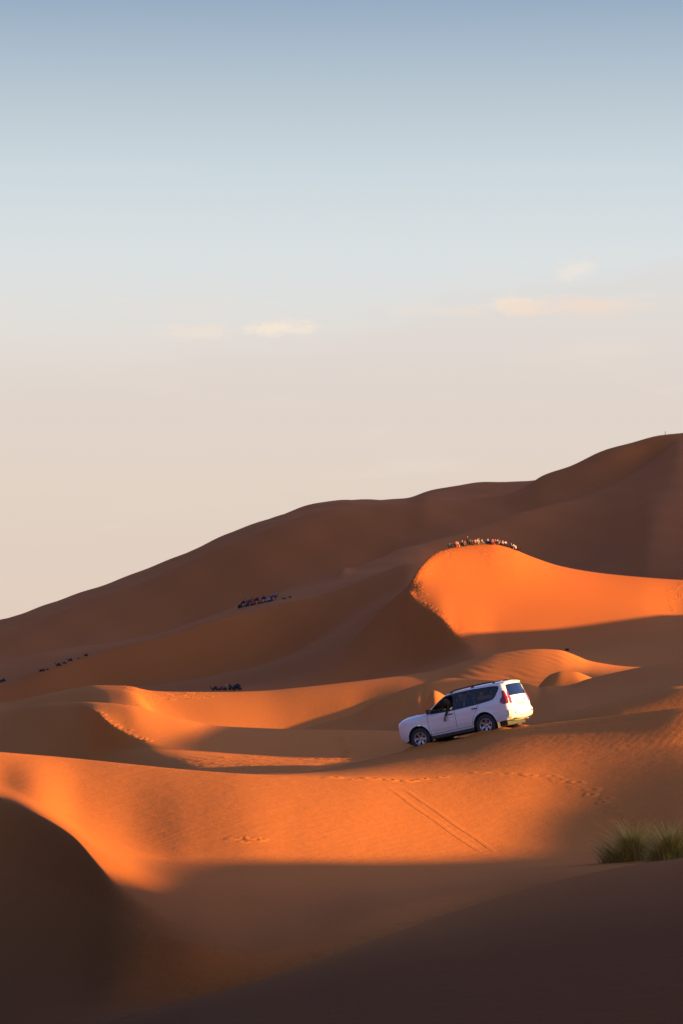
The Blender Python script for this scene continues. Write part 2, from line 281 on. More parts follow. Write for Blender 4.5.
# broad undulation of the far slopes
fw = np.clip((GY - 560)/120, 0, 1)*np.clip((2300 - GY)/300, 0, 1)
GZ = GZ + fw*(0.55*np.sin(GX*.055+GY*.021+1.2*np.sin(GX*.017)) + 0.4*np.sin(GX*.11-GY*.034+1.5*np.sin(GY*.012)) + 0.22*np.sin(GX*.21+GY*.06))*np.clip(GY/1400, 0, 1)
GV = VH - (GZ - CZ) * F / GY

def surf(u, v):
    """point of the visible sand in bearing u and elevation v"""
    i = int(np.clip(np.searchsorted(UU, u) - 1, 0, len(UU) - 2)); t = (u - UU[i]) / (UU[i+1] - UU[i])
    vc = GV[:, i] * (1-t) + GV[:, i+1] * t; yc = GY[:, i] * (1-t) + GY[:, i+1] * t
    start = 8
    for k in range(start, len(vc) - 1):
        if vc[k+1] <= v:
            s = (vc[k] - v) / max(1e-9, vc[k] - vc[k+1]); s = min(max(s, 0), 1)
            Y = yc[k] * (1-s) + yc[k+1] * s
            return Vector(((u - UC) / F * Y, Y, CZ + (VH - v) / F * Y))
    Y = yc[-1]
    return Vector(((u - UC) / F * Y, Y, CZ + (VH - v) / F * Y))

def ground(x, y):
    """height of the sand at x, y"""
    u = UC + F * x / y
    i = int(np.clip(np.searchsorted(UU, u) - 1, 0, len(UU) - 2)); t = (u - UU[i]) / (UU[i+1] - UU[i])
    vc = GV[:, i] * (1-t) + GV[:, i+1] * t; yc = GY[:, i] * (1-t) + GY[:, i+1] * t
    v = np.interp(y, yc, vc)
    return CZ + (VH - v) / F * y

def ground_n(x, y, e=0.4):
    gx = (ground(x+e, y) - ground(x-e, y)) / (2*e); gy = (ground(x, y+e) - ground(x, y-e)) / (2*e)
    return Vector((-gx, -gy, 1)).normalized()

nr_, nc_ = GX.shape
idx = np.arange(nr_ * nc_).reshape(nr_, nc_)
quads = np.stack([idx[:-1, :-1], idx[:-1, 1:], idx[1:, 1:], idx[1:, :-1]], -1).reshape(-1, 4)
vs = np.stack([GX, GY, GZ], -1).reshape(-1, 3)
me = bpy.data.meshes.new('dunes')
me.vertices.add(len(vs)); me.vertices.foreach_set('co', vs.ravel())
me.loops.add(quads.size); me.loops.foreach_set('vertex_index', quads.ravel().astype(np.int32))
me.polygons.add(len(quads)); me.polygons.foreach_set('loop_start', np.arange(0, quads.size, 4, dtype=np.int32))
me.polygons.foreach_set('loop_total', np.full(len(quads), 4, dtype=np.int32))
me.polygons.foreach_set('use_smooth', np.ones(len(quads), dtype=bool))
me.update(calc_edges=True); me.validate()
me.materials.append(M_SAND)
dunes = link(bpy.data.objects.new('dunes', me)); tag(dunes, 'orange sand dunes rolling away to a tall shaded ridge', None, None, 'structure')

# the surrounding plain, reaching the horizon, with unseen dunes beside and behind the photographer
def plain_height(x, y):
    r = math.hypot(x, y)
    z = -0.6 - 14.0 * min(1.0, max(0.0, (r - 12) / 120.0)) ** 1.0
    if r > 400: z = -14.6 - 6 * min(1, (r - 400) / 4000)
    # unseen dune right of the photographer, its crest shaped to cast the near shadow edge
    c = 0.33 * x + 0.944 * y           # along the crest
    t = 0.944 * x - 0.33 * y           # towards the sun
    top = CREST(c)
    if top > -20:
        d = t - 40
        w = 52.0 if d > 0 else 34.0
        s = max(0.0, 1 - abs(d) / w)
        k = s * s * (3 - 2 * s)
        z = z * (1 - k) + top * k
    # unseen dune behind, added to cut the sky light on the near sand
    bck = -y - 24 + 0.15 * x
    s_ = max(0.0, 1 - abs(bck) / 22.0)
    z = max(z, -3 + 14.0 * s_ * s_ * (3 - 2 * s_))
    return z

CREST_PTS = ([-400, -200, -60, 0, 30, 45, 52, 58, 63, 66.6, 68.6, 70.2, 72, 74.5, 76.8, 78.1, 80, 83.9, 87.4, 90.7, 94, 100, 130, 200],
             [-14, -6, 9.0, 9.5, 9.2, 8.3, 7.85, 7.95, 8.2, 8.3, 7.95, 7.65, 7.4, 7.25, 7.4, 7.65, 8.05, 8.72, 9.45, 10.0, 9.5, 7, -6, -25])
def CREST(c):
    return float(np.interp(c, *CREST_PTS))
SKYK = 0.28
def build_plain():
    rs = np.concatenate([np.linspace(0, 140, 71), np.geomspace(145, 40000, 45)])
    na = 300
    verts, faces = [], []
    for i, r in enumerate(rs):
        for j in range(na):
            a = 2 * math.pi * j / na
            x, y = r * math.cos(a), r * math.sin(a)
            verts.append((x, y, plain_height(x, y)))
    for i in range(len(rs) - 1):
        for j in range(na):
            j2 = (j + 1) % na
            faces.append((i*na+j, (i+1)*na+j, (i+1)*na+j2, i*na+j2))
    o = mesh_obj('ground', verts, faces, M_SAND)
    tag(o, 'orange sand plain around the dunes', None, None, 'structure')
build_plain()

# ------------------------------------------------------------------ sun, sky, camera
sun = bpy.data.lights.new('sun', 'SUN')
sun.energy = 19.0; sun.angle = rad(0.6); sun.color = (1.0, 0.56, 0.10)
so = link(bpy.data.objects.new('sun', sun))
so.rotation_euler = SUN_DIR.to_track_quat('Z', 'Y').to_euler()
so.location = (60, -30, 40)

world = bpy.data.worlds.new('World'); scene.world = world; world.use_nodes = True
nt = world.node_tree; nt.nodes.clear(); L = nt.links.new
out = N(nt, 'ShaderNodeOutputWorld'); bg = N(nt, 'ShaderNodeBackground'); L(bg.outputs[0], out.inputs[0])
sky = N(nt, 'ShaderNodeTexSky'); sky.sky_type = 'NISHITA'; sky.sun_disc = False
sky.sun_elevation = SUN_EL; sky.sun_rotation = math.atan2(SUN_DIR.x, SUN_DIR.y)
sky.air_density = 1.0; sky.dust_density = 0.7; sky.ozone_density = 1.6
tc = N(nt, 'ShaderNodeTexCoord')
sep = N(nt, 'ShaderNodeSeparateXYZ'); L(tc.outputs['Generated'], sep.inputs[0])
def S(c):  # sRGB 0-255 -> linear
    return tuple(((x/255)/12.92 if x/255 <= .04045 else ((x/255+.055)/1.055)**2.4) for x in c)
ramp = N(nt, 'ShaderNodeValToRGB')
mz = N(nt, 'ShaderNodeMapRange'); mz.inputs['From Min'].default_value = 0; mz.inputs['From Max'].default_value = 0.3
L(sep.outputs['Z'], mz.inputs['Value']); L(mz.outputs['Result'], ramp.inputs['Fac'])
def zel(v): return math.sin(math.atan((VH - v) / F)) / 0.3
stops = [(700, (222,202,186)), (600, (225,206,191)), (470, (226,211,198)), (400, (225,213,204)), (340, (226,220,214)), (300, (223,224,222)), (250, (218,224,226)), (172, (204,216,222)), (100, (186,200,210)), (50, (170,188,204)), (0, (152,173,195)), (-100, (124,150,184))]
el = ramp.color_ramp.elements
while len(el) > 1: el.remove(el[-1])
el[0].position = zel(stops[0][0]); el[0].color = (*S(stops[0][1]), 1)
for v, c in stops[1:]:
    e = el.new(max(0, min(1, zel(v)))); e.color = (*S(c), 1)
# azimuth and elevation of a sky direction, in the camera model's units, for the clouds
dy = N(nt, 'ShaderNodeMath', operation='MAXIMUM'); dy.inputs[1].default_value = 0.05; L(sep.outputs['Y'], dy.inputs[0])
def div(a):
    d = N(nt, 'ShaderNodeMath', operation='DIVIDE'); L(sep.outputs[a], d.inputs[0]); L(dy.outputs[0], d.inputs[1]); return d
ax, az = div('X'), div('Z')
cmb = N(nt, 'ShaderNodeCombineXYZ'); L(ax.outputs[0], cmb.inputs[0]); L(az.outputs[0], cmb.inputs[2])
mp = N(nt, 'ShaderNodeMapping'); mp.inputs['Scale'].default_value = (10, 1, 60); L(cmb.outputs[0], mp.inputs['Vector'])
cn = N(nt, 'ShaderNodeTexNoise'); cn.inputs['Scale'].default_value = 1.6; cn.inputs['Detail'].default_value = 8; cn.inputs['Roughness'].default_value = .55
L(mp.outputs[0], cn.inputs['Vector'])
mp2 = N(nt, 'ShaderNodeMapping'); mp2.inputs['Scale'].default_value = (70, 1, 150); L(cmb.outputs[0], mp2.inputs['Vector'])
cn2 = N(nt, 'ShaderNodeTexNoise'); cn2.inputs['Scale'].default_value = 1.0; cn2.inputs['Detail'].default_value = 7; cn2.inputs['Roughness'].default_value = .68
L(mp2.outputs[0], cn2.inputs['Vector'])

def math2(op, a, b):
    n = N(nt, 'ShaderNodeMath', operation=op)
    for i, x in enumerate((a, b)):
        if isinstance(x, (int, float)): n.inputs[i].default_value = x
        else: L(x, n.inputs[i])
    return n.outputs[0]
def blob(u, v, ru, rv, tilt=0.0):
    """soft elliptical cloud body with a ragged edge"""
    du = math2('MULTIPLY', math2('SUBTRACT', ax.outputs[0], (u - UC) / F), F / ru)
    dv0 = math2('SUBTRACT', az.outputs[0], (VH - v) / F)
    dv1 = math2('MULTIPLY', math2('SUBTRACT', dv0, math2('MULTIPLY', math2('SUBTRACT', ax.outputs[0], (u - UC) / F), tilt)), F / rv)
    r2 = math2('ADD', math2('MULTIPLY', du, du), math2('MULTIPLY', dv1, dv1))
    r = math2('SQRT', r2, 0.0)
    rr = math2('ADD', r, math2('MULTIPLY', math2('SUBTRACT', cn2.outputs['Fac'], 0.5), 3.0))
    m = N(nt, 'ShaderNodeMapRange', interpolation_type='SMOOTHSTEP'); m.inputs['From Min'].default_value = 1.05; m.inputs['From Max'].default_value = 0.15
    L(rr, m.inputs['Value'])
    return m.outputs['Result']
def over(base, fac, col, amt):
    mx = N(nt, 'ShaderNodeMix', data_type='RGBA')
    L(math2('MULTIPLY', fac, amt), mx.inputs['Factor']); L(base, mx.inputs['A']); mx.inputs['B'].default_value = (*S(col), 1)
    return mx.outputs['Result']
c = ramp.outputs['Color']
# long mauve veil low in the sky, its upper edge rising to the right
ve = math2('ADD', az.outputs[0], math2('MULTIPLY', ax.outputs[0], -0.20))
ve = math2('ADD', ve, math2('MULTIPLY', math2('SUBTRACT', cn.outputs['Fac'], 0.5), 0.035))
vm = N(nt, 'ShaderNodeMapRange', interpolation_type='SMOOTHSTEP'); vm.inputs['From Min'].default_value = (VH-305)/F; vm.inputs['From Max'].default_value = (VH-362)/F
L(ve, vm.inputs['Value'])
vm2 = N(nt, 'ShaderNodeMapRange', interpolation_type='SMOOTHSTEP'); vm2.inputs['From Min'].default_value = (VH-470)/F; vm2.inputs['From Max'].default_value = (VH-370)/F
L(az.outputs[0], vm2.inputs['Value'])
c = over(c, math2('MULTIPLY', vm.outputs['Result'], vm2.outputs['Result']), (222,210,203), 0.38)
# wisps
wm = N(nt, 'ShaderNodeMapRange', interpolation_type='SMOOTHSTEP'); wm.inputs['From Min'].default_value = 0.52; wm.inputs['From Max'].default_value = 0.78
L(cn.outputs['Fac'], wm.inputs['Value'])
wb = N(nt, 'ShaderNodeMapRange', interpolation_type='SMOOTHSTEP'); wb.inputs['From Min'].default_value = (VH-210)/F; wb.inputs['From Max'].default_value = (VH-300)/F
L(az.outputs[0], wb.inputs['Value'])
c = over(c, math2('MULTIPLY', wm.outputs['Result'], wb.outputs['Result']), (236,222,210), 0.30)
for (u, v, ru, rv, tl, col, am) in [(278,327,44,12,0.02,(247,231,212),0.9),(200,331,50,10,0.03,(238,224,211),0.75),(512,304,40,13,0.0,(246,227,206),0.85),
                                   (572,307,110,13,0.04,(240,219,203),0.75),(450,311,75,9,0.0,(234,222,211),0.6),(574,269,30,15,0.3,(236,228,219),0.9),(180,308,75,10,0,(228,222,215),0.5)]:
    c = over(c, blob(u, v, ru, rv, tl), col, am)
# the clear sky above: physical sky, blended in over the hazy band
nis = N(nt, 'ShaderNodeMix', data_type='RGBA', blend_type='MULTIPLY'); nis.inputs['Factor'].default_value = 1
L(sky.outputs['Color'], nis.inputs['A']); nis.inputs['B'].default_value = (SKYK*1.02, SKYK*1.0, SKYK*1.64, 1)
dk = N(nt, 'ShaderNodeMath', operation='MULTIPLY_ADD'); dk.inputs[1].default_value = 0.55; dk.inputs[2].default_value = 0.95; L(sep.outputs['X'], dk.inputs[0])
nis2 = N(nt, 'ShaderNodeVectorMath', operation='SCALE'); L(nis.outputs['Result'], nis2.inputs[0]); L(dk.outputs[0], nis2.inputs['Scale'])
bl = N(nt, 'ShaderNodeMapRange', interpolation_type='SMOOTHSTEP'); bl.inputs['From Min'].default_value = 0.262; bl.inputs['From Max'].default_value = 0.50
L(sep.outputs['Z'], bl.inputs['Value'])
azw = N(nt, 'ShaderNodeMapRange', interpolation_type='SMOOTHSTEP'); azw.inputs['From Min'].default_value = 0.94; azw.inputs['From Max'].default_value = 0.72
L(sep.outputs['Y'], azw.inputs['Value'])
both = N(nt, 'ShaderNodeMath', operation='MAXIMUM'); L(bl.outputs['Result'], both.inputs[0]); L(azw.outputs['Result'], both.inputs[1])
fin = N(nt, 'ShaderNodeMix', data_type='RGBA'); L(both.outputs[0], fin.inputs['Factor']); L(c, fin.inputs['A']); L(nis2.outputs[0], fin.inputs['B'])
L(fin.outputs['Result'], bg.inputs['Color']); bg.inputs['Strength'].default_value = 1.0

cam = bpy.data.cameras.new('camera')
cam.sensor_fit = 'HORIZONTAL'; cam.sensor_width = 24.0; cam.lens = F / 683 * 24.0
cam.shift_y = (VH - 512) / 683.0
cam.clip_start = 0.1; cam.clip_end = 90000
cam.dof.use_dof = True; cam.dof.focus_distance = 104.0; cam.dof.aperture_fstop = 6.3
co = link(bpy.data.objects.new('camera', cam)); co.location = (0, 0, CZ); co.rotation_euler = (rad(90), 0, 0)
scene.camera = co
scene.view_settings.view_transform = 'Standard'; scene.view_settings.look = 'None'
scene.view_settings.exposure = 0; scene.view_settings.gamma = 1

# ------------------------------------------------------------------ the off-road car
M_PAINT = simple_mat('white_car_paint', (0.60, 0.605, 0.60), rough=0.32, var=0.03, scale=3, coat=0.6)
# a little desert dust low on the body
def dusty(m):
    nt = m.node_tree; b = nt.nodes['Principled BSDF']; src = b.inputs['Base Color'].links[0].from_socket
    tc = N(nt, 'ShaderNodeTexCoord'); sp = N(nt, 'ShaderNodeSeparateXYZ'); nt.links.new(tc.outputs['Object'], sp.inputs[0])
    no = N(nt, 'ShaderNodeTexNoise'); no.inputs['Scale'].default_value = 3.5; no.inputs['Detail'].default_value = 6
    nt.links.new(tc.outputs['Object'], no.inputs['Vector'])
    a = N(nt, 'ShaderNodeMath', operation='MULTIPLY_ADD'); a.inputs[1].default_value = 0.5; nt.links.new(no.outputs['Fac'], a.inputs[0]); nt.links.new(sp.outputs['Z'], a.inputs[2])
    mr = N(nt, 'ShaderNodeMapRange'); mr.inputs['From Min'].default_value = 1.15; mr.inputs['From Max'].default_value = 0.6; mr.inputs['To Max'].default_value = 0.30
    nt.links.new(a.outputs[0], mr.inputs['Value'])
    mx = N(nt, 'ShaderNodeMix', data_type='RGBA'); nt.links.new(mr.outputs['Result'], mx.inputs['Factor']); nt.links.new(src, mx.inputs['A']); mx.inputs['B'].default_value = (0.46, 0.33, 0.22, 1)
    nt.links.new(mx.outputs['Result'], b.inputs['Base Color'])
    mr2 = N(nt, 'ShaderNodeMapRange'); mr2.inputs['To Min'].default_value = 0.28; mr2.inputs['To Max'].default_value = 0.8
    nt.links.new(mr.outputs['Result'], mr2.inputs['Value']); nt.links.new(mr2.outputs['Result'], b.inputs['Roughness'])
dusty(M_PAINT)
M_TRIM = simple_mat('black_plastic', (0.018, 0.018, 0.02), rough=0.55)
M_TYRE = simple_mat('dusty_tyre_rubber', (0.035, 0.03, 0.027), rough=0.9, var=0.35, scale=9)
M_RIM = simple_mat('alloy', (0.42, 0.42, 0.43), rough=0.4, metal=0.85)
M_CHROME = simple_mat('chrome', (0.75, 0.75, 0.75), rough=0.12, metal=1.0, var=0.02)
M_RED = simple_mat('red_lamp_lens', (0.22, 0.01, 0.013), rough=0.15, coat=0.5)
M_CLEAR = simple_mat('clear_lamp_lens', (0.6, 0.62, 0.65), rough=0.12, coat=0.5)
M_CABIN = simple_mat('dark_cabin_lining', (0.03, 0.028, 0.027), rough=0.8)
M_SEAT = simple_mat('beige_seat', (0.16, 0.12, 0.09), rough=0.75)
M_PLATE = simple_mat('white_plate', (0.72, 0.70, 0.62), rough=0.45)
M_INK = simple_mat('black_ink', (0.03, 0.03, 0.03), rough=0.5)
def glass_mat(name, tint):
    m = bpy.data.materials.new(name); m.use_nodes = True; nt = m.node_tree; nt.nodes.clear()
    o = N(nt, 'ShaderNodeOutputMaterial'); mx = N(nt, 'ShaderNodeMixShader')
    t = N(nt, 'ShaderNodeBsdfTransparent'); t.inputs['Color'].default_value = (*tint, 1)
    g = N(nt, 'ShaderNodeBsdfGlossy'); g.inputs['Roughness'].default_value = 0.04; g.inputs['Color'].default_value = (0.9, 0.9, 0.9, 1)
    f = N(nt, 'ShaderNodeFresnel'); f.inputs['IOR'].default_value = 1.5
    no = N(nt, 'ShaderNodeTexNoise'); no.inputs['Scale'].default_value = 4.0
    ad = N(nt, 'ShaderNodeMath', operation='MULTIPLY_ADD'); ad.inputs[1].default_value = 0.03; nt.links.new(no.outputs['Fac'], ad.inputs[0]); nt.links.new(f.outputs[0], ad.inputs[2])
    nt.links.new(ad.outputs[0], mx.inputs['Fac']); nt.links.new(t.outputs[0], mx.inputs[1]); nt.links.new(g.outputs[0], mx.inputs[2]); nt.links.new(mx.outputs[0], o.inputs['Surface'])
    return m
M_GLASS = glass_mat('window_glass', (0.5, 0.52, 0.5))
M_PRIV = glass_mat('dark_tinted_glass', (0.13, 0.13, 0.13))

def chaikin(pts, n=2):
    for _ in range(n):
        out_ = [pts[0]]
        for a, b in zip(pts[:-1], pts[1:]):
            out_ += [(a[0]*.75+b[0]*.25, a[1]*.75+b[1]*.25), (a[0]*.25+b[0]*.75, a[1]*.25+b[1]*.75)]
        out_.append(pts[-1]); pts = out_
    return pts
def chaikin_closed(pts, n=1):
    for _ in range(n):
        out_ = []
        for i in range(len(pts)):
            a, b = pts[i], pts[(i+1) % len(pts)]
            out_ += [(a[0]*.82+b[0]*.18, a[1]*.82+b[1]*.18), (a[0]*.18+b[0]*.82, a[1]*.18+b[1]*.82)]
        pts = out_
    return pts
def inside(p, poly):
    x, y = p; r = False
    for i in range(len(poly)):
        x1, y1 = poly[i]; x2, y2 = poly[i-1]
        if (y1 > y) != (y2 > y) and x < (x2-x1)*(y-y1)/(y2-y1)+x1: r = not r
    return r
def resample(pts, step):
    out_ = [pts[0]]
    for a, b in zip(pts[:-1], pts[1:]):
        d = math.hypot(b[0]-a[0], b[1]-a[1]); n = max(1, int(math.ceil(d/step)))
        for i in range(1, n+1): out_.append((a[0]+(b[0]-a[0])*i/n, a[1]+(b[1]-a[1])*i/n))
    return out_

TOP = [(2.26,.36),(2.37,.44),(2.415,.58),(2.42,.78),(2.415,1.0),(2.365,1.11),(2.17,1.175),(1.8,1.205),(1.4,1.235),(1.16,1.255),(1.05,1.285),
       (.80,1.455),(.52,1.645),(.34,1.745),(.12,1.80),(-.3,1.835),(-.8,1.845),(-1.35,1.845),(-1.88,1.83),(-2.10,1.812),(-2.20,1.755),(-2.235,1.60),(-2.30,1.32),(-2.345,1.18),(-2.37,1.0),(-2.37,.80),
       (-2.43,.74),(-2.44,.60),(-2.40,.47),(-2.27,.42)]
SIL = resample(chaikin(TOP, 2), 0.045)
AX_F, AX_R, AX_Z, R_ARCH = 1.50, -1.29, 0.40, 0.475
def arch(cx):
    a0 = math.asin((0.40-AX_Z)/R_ARCH)
    pts = []
    for i in range(25):
        a = math.pi - a0 - (math.pi - 2*a0) * i / 24 if False else a0 + math.pi*0 + (math.pi - 2*a0) * i/24
        pts.append((cx - R_ARCH*math.cos(a), AX_Z + R_ARCH*math.sin(a) + 0.01))
    return pts            # from the rear foot to the front foot
BOT = [(-2.1,.42)] + arch(AX_R) + [(-.5,.385),(.6,.38)] + arch(AX_F) + [(2.05,.37)]
OUT = SIL + resample(BOT, 0.05)
def dist_sil(x, z):
    d = 9
    for (a, b) in zip(SIL[:-1], SIL[1:]):
        ex, ez = b[0]-a[0], b[1]-a[1]; l2 = ex*ex+ez*ez
        t = max(0, min(1, ((x-a[0])*ex+(z-a[1])*ez)/l2))
        d = min(d, math.hypot(x-a[0]-t*ex, z-a[1]-t*ez))
    return d
ZP = ([.2,.36,.48,.62,.80,.95,1.06,1.14,1.22,1.32,1.5,1.68,1.80,1.9],[.86,.89,.912,.930,.938,.936,.930,.915,.890,.855,.805,.750,.708,.67])
def halfw(x, z, edge=True):
    w = float(np.interp(z, *ZP))
    if x > 1.45: w *= 1 - 0.14*((x-1.45)/.97)**2.8
    if x < -1.75: w *= 1 - 0.085*((-x-1.75)/.69)**2
    for cx in (AX_F, AX_R):
        r = math.hypot(x-cx, z-AX_Z)
        if r < .62: w += 0.022*max(0, 1-abs(r-.47)/.13)
    w -= 0.012*math.exp(-((z-0.90)/.03)**2) * (1 if -2.0 < x < 1.9 else 0)   # shoulder crease
    if edge:
        d = dist_sil(x, z); r = 0.085
        if d < r: w -= r*(1-math.sqrt(max(0, 1-(1-d/r)**2)))
    return w
WIN_F = chaikin_closed([(.97,1.235),(.76,1.40),(.50,1.585),(.34,1.675),(.16,1.715),(-.09,1.725),(-.09,1.195),(.45,1.205)],1)
WIN_R = chaikin_closed([(-.17,1.725),(-.60,1.735),(-.99,1.73),(-1.02,1.50),(-1.10,1.235),(-.60,1.20),(-.17,1.197)],1)
WIN_Q = chaikin_closed([(-1.10,1.725),(-1.60,1.715),(-1.95,1.685),(-1.97,1.62),(-1.80,1.36),(-1.70,1.275),(-1.18,1.245),(-1.12,1.48)],1)
BAND = chaikin_closed([(1.03,1.215),(.52,1.615),(.33,1.72),(.1,1.755),(-.6,1.775),(-1.2,1.768),(-1.75,1.745),(-2.02,1.70),(-2.03,1.60),(-1.85,1.32),(-1.72,1.24),(-1.12,1.195),(-.1,1.165),(.6,1.175)],1)
DOOR_F = [(1.03,1.22),(.90,1.32),(.52,1.605),(.33,1.725),(.1,1.765),(-.13,1.775),(-.13,.47),(.98,.46),(1.02,.62),(1.04,.95)]
DOOR_R = [(-.13,1.775),(-1.05,1.775),(-1.09,1.5),(-1.14,1.28),(-1.12,1.10),(-.98,.92),(-.86,.76),(-.80,.6),(-.78,.47),(-.13,.47)]

def tri_region(polys, holes, keep, step=0.075):
    """triangulate inside keep() with all outlines as edges"""
    vs_, ed = [], []
    for p in polys:
        p = resample(p + [p[0]], step)[:-1]
        b0 = len(vs_); vs_ += [Vector(q) for q in p]
        ed += [(b0+i, b0+(i+1) % len(p)) for i in range(len(p))]
    xs = np.arange(-2.45, 2.45, step); zs = np.arange(.36, 1.86, step*.8)
    for x in xs:
        for z in zs:
            q = (x + rng.uniform(-.008,.008), z + rng.uniform(-.008,.008))
            if keep(q): vs_.append(Vector(q))
    r = geometry.delaunay_2d_cdt(vs_, ed, [], 0, 1e-5)
    V, Fc = r[0], r[2]
    tris = []
    for f in Fc:
        c = (sum(V[i][0] for i in f)/3, sum(V[i][1] for i in f)/3)
        if keep(c): tris.append(f)
    return V, tris
def side_mesh(polys, keep, name, mat, parent, side, off=0.0, edge=True, step=0.075, thick=0.0):
    V, tris = tri_region(polys, [], keep, step)
    used = sorted({i for t in tris for i in t}); mp_ = {i: k for k, i in enumerate(used)}
    vv = []
    for i in used:
        x, z = V[i]; vv.append((x, side*(halfw(x, z, edge)+off), z))
    ff = []
    for t in tris:
        a, b, c_ = [mp_[i] for i in t]
        x0, z0 = V[t[0]]; x1, z1 = V[t[1]]; x2, z2 = V[t[2]]
        ccw = (x1-x0)*(z2-z0)-(x2-x0)*(z1-z0) > 0
        # outward normal is +y on the left: (x,z) clockwise
        if (side > 0) == ccw: ff.append((a, c_, b))
        else: ff.append((a, b, c_))
    return mesh_obj(name, vv, ff, mat, parent)

def side_ribbon(path, width, name, mat, parent, side, off, closed=True):
    """thin strip that follows a line on the body side"""
    p = resample(path + ([path[0]] if closed else []), 0.05)
    vv, ff = [], []
    for i, (x, z) in enumerate(p):
        a = p[max(0, i-1)]; b = p[min(len(p)-1, i+1)]
        tx, tz = b[0]-a[0], b[1]-a[1]; l = math.hypot(tx, tz) or 1; nx, nz = -tz/l*width/2, tx/l*width/2
        for s_ in (-1, 1):
            X, Z = x+nx*s_, z+nz*s_
            vv.append((X, side*(halfw(X, Z)+off), Z))
    for i in range(len(p)-1): ff.append((2*i, 2*i+1, 2*i+3, 2*i+2))
    return mesh_obj(name, vv, ff, mat, parent)

def rounded_box(name, size, loc, mat, parent, bev=0.03, rot=(0,0,0), seg=2, taper=None):
    bm = bmesh.new(); bmesh.ops.create_cube(bm, size=1)
    for v in bm.verts:
        v.co = Vector((v.co.x*size[0], v.co.y*size[1], v.co.z*size[2]))
        if taper and v.co.z > 0: v.co.x *= taper[0]; v.co.y *= taper[1]
    bmesh.ops.bevel(bm, geom=bm.edges[:], offset=bev, segments=seg, profile=.6, affect='EDGES')
    o = bm_obj(name, bm, mat, parent); o.location = loc; o.rotation_euler = rot
    return o
def tube_mesh(path, r, sides=8, caps=True):
    vv, ff = [], []
    P_ = [Vector(p) for p in path]; rr = r if isinstance(r, (list, tuple)) else [r]*len(P_)
    up = Vector((0, 0, 1))
    for i, p in enumerate(P_):
        t = (P_[min(i+1, len(P_)-1)] - P_[max(i-1, 0)]).normalized()
        a = t.cross(up if abs(t.z) < .9 else Vector((1, 0, 0))).normalized(); b = t.cross(a)
        for k in range(sides):
            an = 2*math.pi*k/sides; vv.append(p + (a*math.cos(an)+b*math.sin(an))*rr[i])
    for i in range(len(P_)-1):
        for k in range(sides):
            k2 = (k+1) % sides; ff.append((i*sides+k, i*sides+k2, (i+1)*sides+k2, (i+1)*sides+k))
    if caps: ff.append(tuple(range(sides))[::-1]); ff.append(tuple((len(P_)-1)*sides+k for k in range(sides)))
    return vv, ff
def lathe_y(profile, n=48):
    """profile of (radius, y) turned about the y axis"""
    vv, ff = [], []
    m = len(profile)
    for k in range(n):
        a = 2*math.pi*k/n
        for r, y in profile: vv.append((r*math.cos(a), y, r*math.sin(a)))
    for k in range(n):
        k2 = (k+1) % n
        for i in range(m-1): ff.append((k*m+i, k*m+i+1, k2*m+i+1, k2*m+i))
    return vv, ff

car = empty('offroad_car', (0, 0, 0))
tag(car, 'white five-door off-road car with dark windows and alloy wheels, driving along a dune crest', 'car')

# body shell: both flanks, front, bonnet, roof and tail
def keep_body(q): return inside(q, OUT) and not inside(q, WIN_F) and not inside(q, WIN_R) and not inside(q, WIN_Q) and not inside(q, DOOR_F) and not inside(q, DOOR_R)
NC = 9
def strip_pt(i, s, off=0.0):
    x, z = SIL[i]
    a = SIL[max(0, i-1)]; b = SIL[min(len(SIL)-1, i+1)]
    tx, tz = b[0]-a[0], b[1]-a[1]; l = math.hypot(tx, tz); nx, nz = tz/l, -tx/l
    if nx*(x-0.0)+nz*(z-.9) < 0: nx, nz = -nx, -nz
    if x > 1.9: bu = 0.10
    elif x > 1.1: bu = 0.045
    elif z > 1.25 and x > .3: bu = 0.07
    elif x < -2.12: bu = 0.065
    else: bu = 0.04
    w = halfw(x, z)
    k = bu*(1-abs(s)**2.4) + off
    return (x+nx*k, s*w, z+nz*k)
SS = [math.sin(math.pi/2*t)*.5+t*.5 for t in np.linspace(-1, 1, 2*NC+1)]
def zone(i):
    x, z = SIL[i]
    if .36 < x < 1.045 and z > 1.27: return 'windscreen'
    if x < -2.19 and 1.235 < z < 1.70: return 'rear'
    return 'body'
bodyv, bodyf, sub = [], [], {'windscreen': ([], []), 'rear': ([], [])}
for sd in (1, -1):
    V, tris = tri_region([OUT, WIN_F, WIN_R, WIN_Q, DOOR_F, DOOR_R], [], keep_body)
    b0 = len(bodyv)
    for v in V: bodyv.append((v[0], sd*halfw(v[0], v[1]), v[1]))
    for t in tris:
        (x0,z0),(x1,z1),(x2,z2) = V[t[0]], V[t[1]], V[t[2]]
        ccw = (x1-x0)*(z2-z0)-(x2-x0)*(z1-z0) > 0
        bodyf.append((b0+t[0], b0+t[2], b0+t[1]) if ccw == (sd > 0) else (b0+t[0], b0+t[1], b0+t[2]))
base = len(bodyv); ncs = len(SS)
for i in range(len(SIL)):
    for s_ in SS: bodyv.append(strip_pt(i, s_))
for i in range(len(SIL)-1):
    for j in range(ncs-1):
        zn = zone(i) if zone(i) == zone(i+1) else 'body'
        q = (base+i*ncs+j, base+i*ncs+j+1, base+(i+1)*ncs+j+1, base+(i+1)*ncs+j)
        lim = .90 if zn == 'windscreen' else .86
        if zn == 'body' or abs(SS[j]) > lim and abs(SS[j+1]) > lim: bodyf.append(q)
        else: sub[zn][1].append(q)
bm = bmesh.new()
bvs = [bm.verts.new(v) for v in bodyv]
for f in bodyf:
    try: bm.faces.new([bvs[i] for i in f])
    except ValueError: pass
bmesh.ops.delete(bm, geom=[v for v in bm.verts if not v.link_faces], context='VERTS')
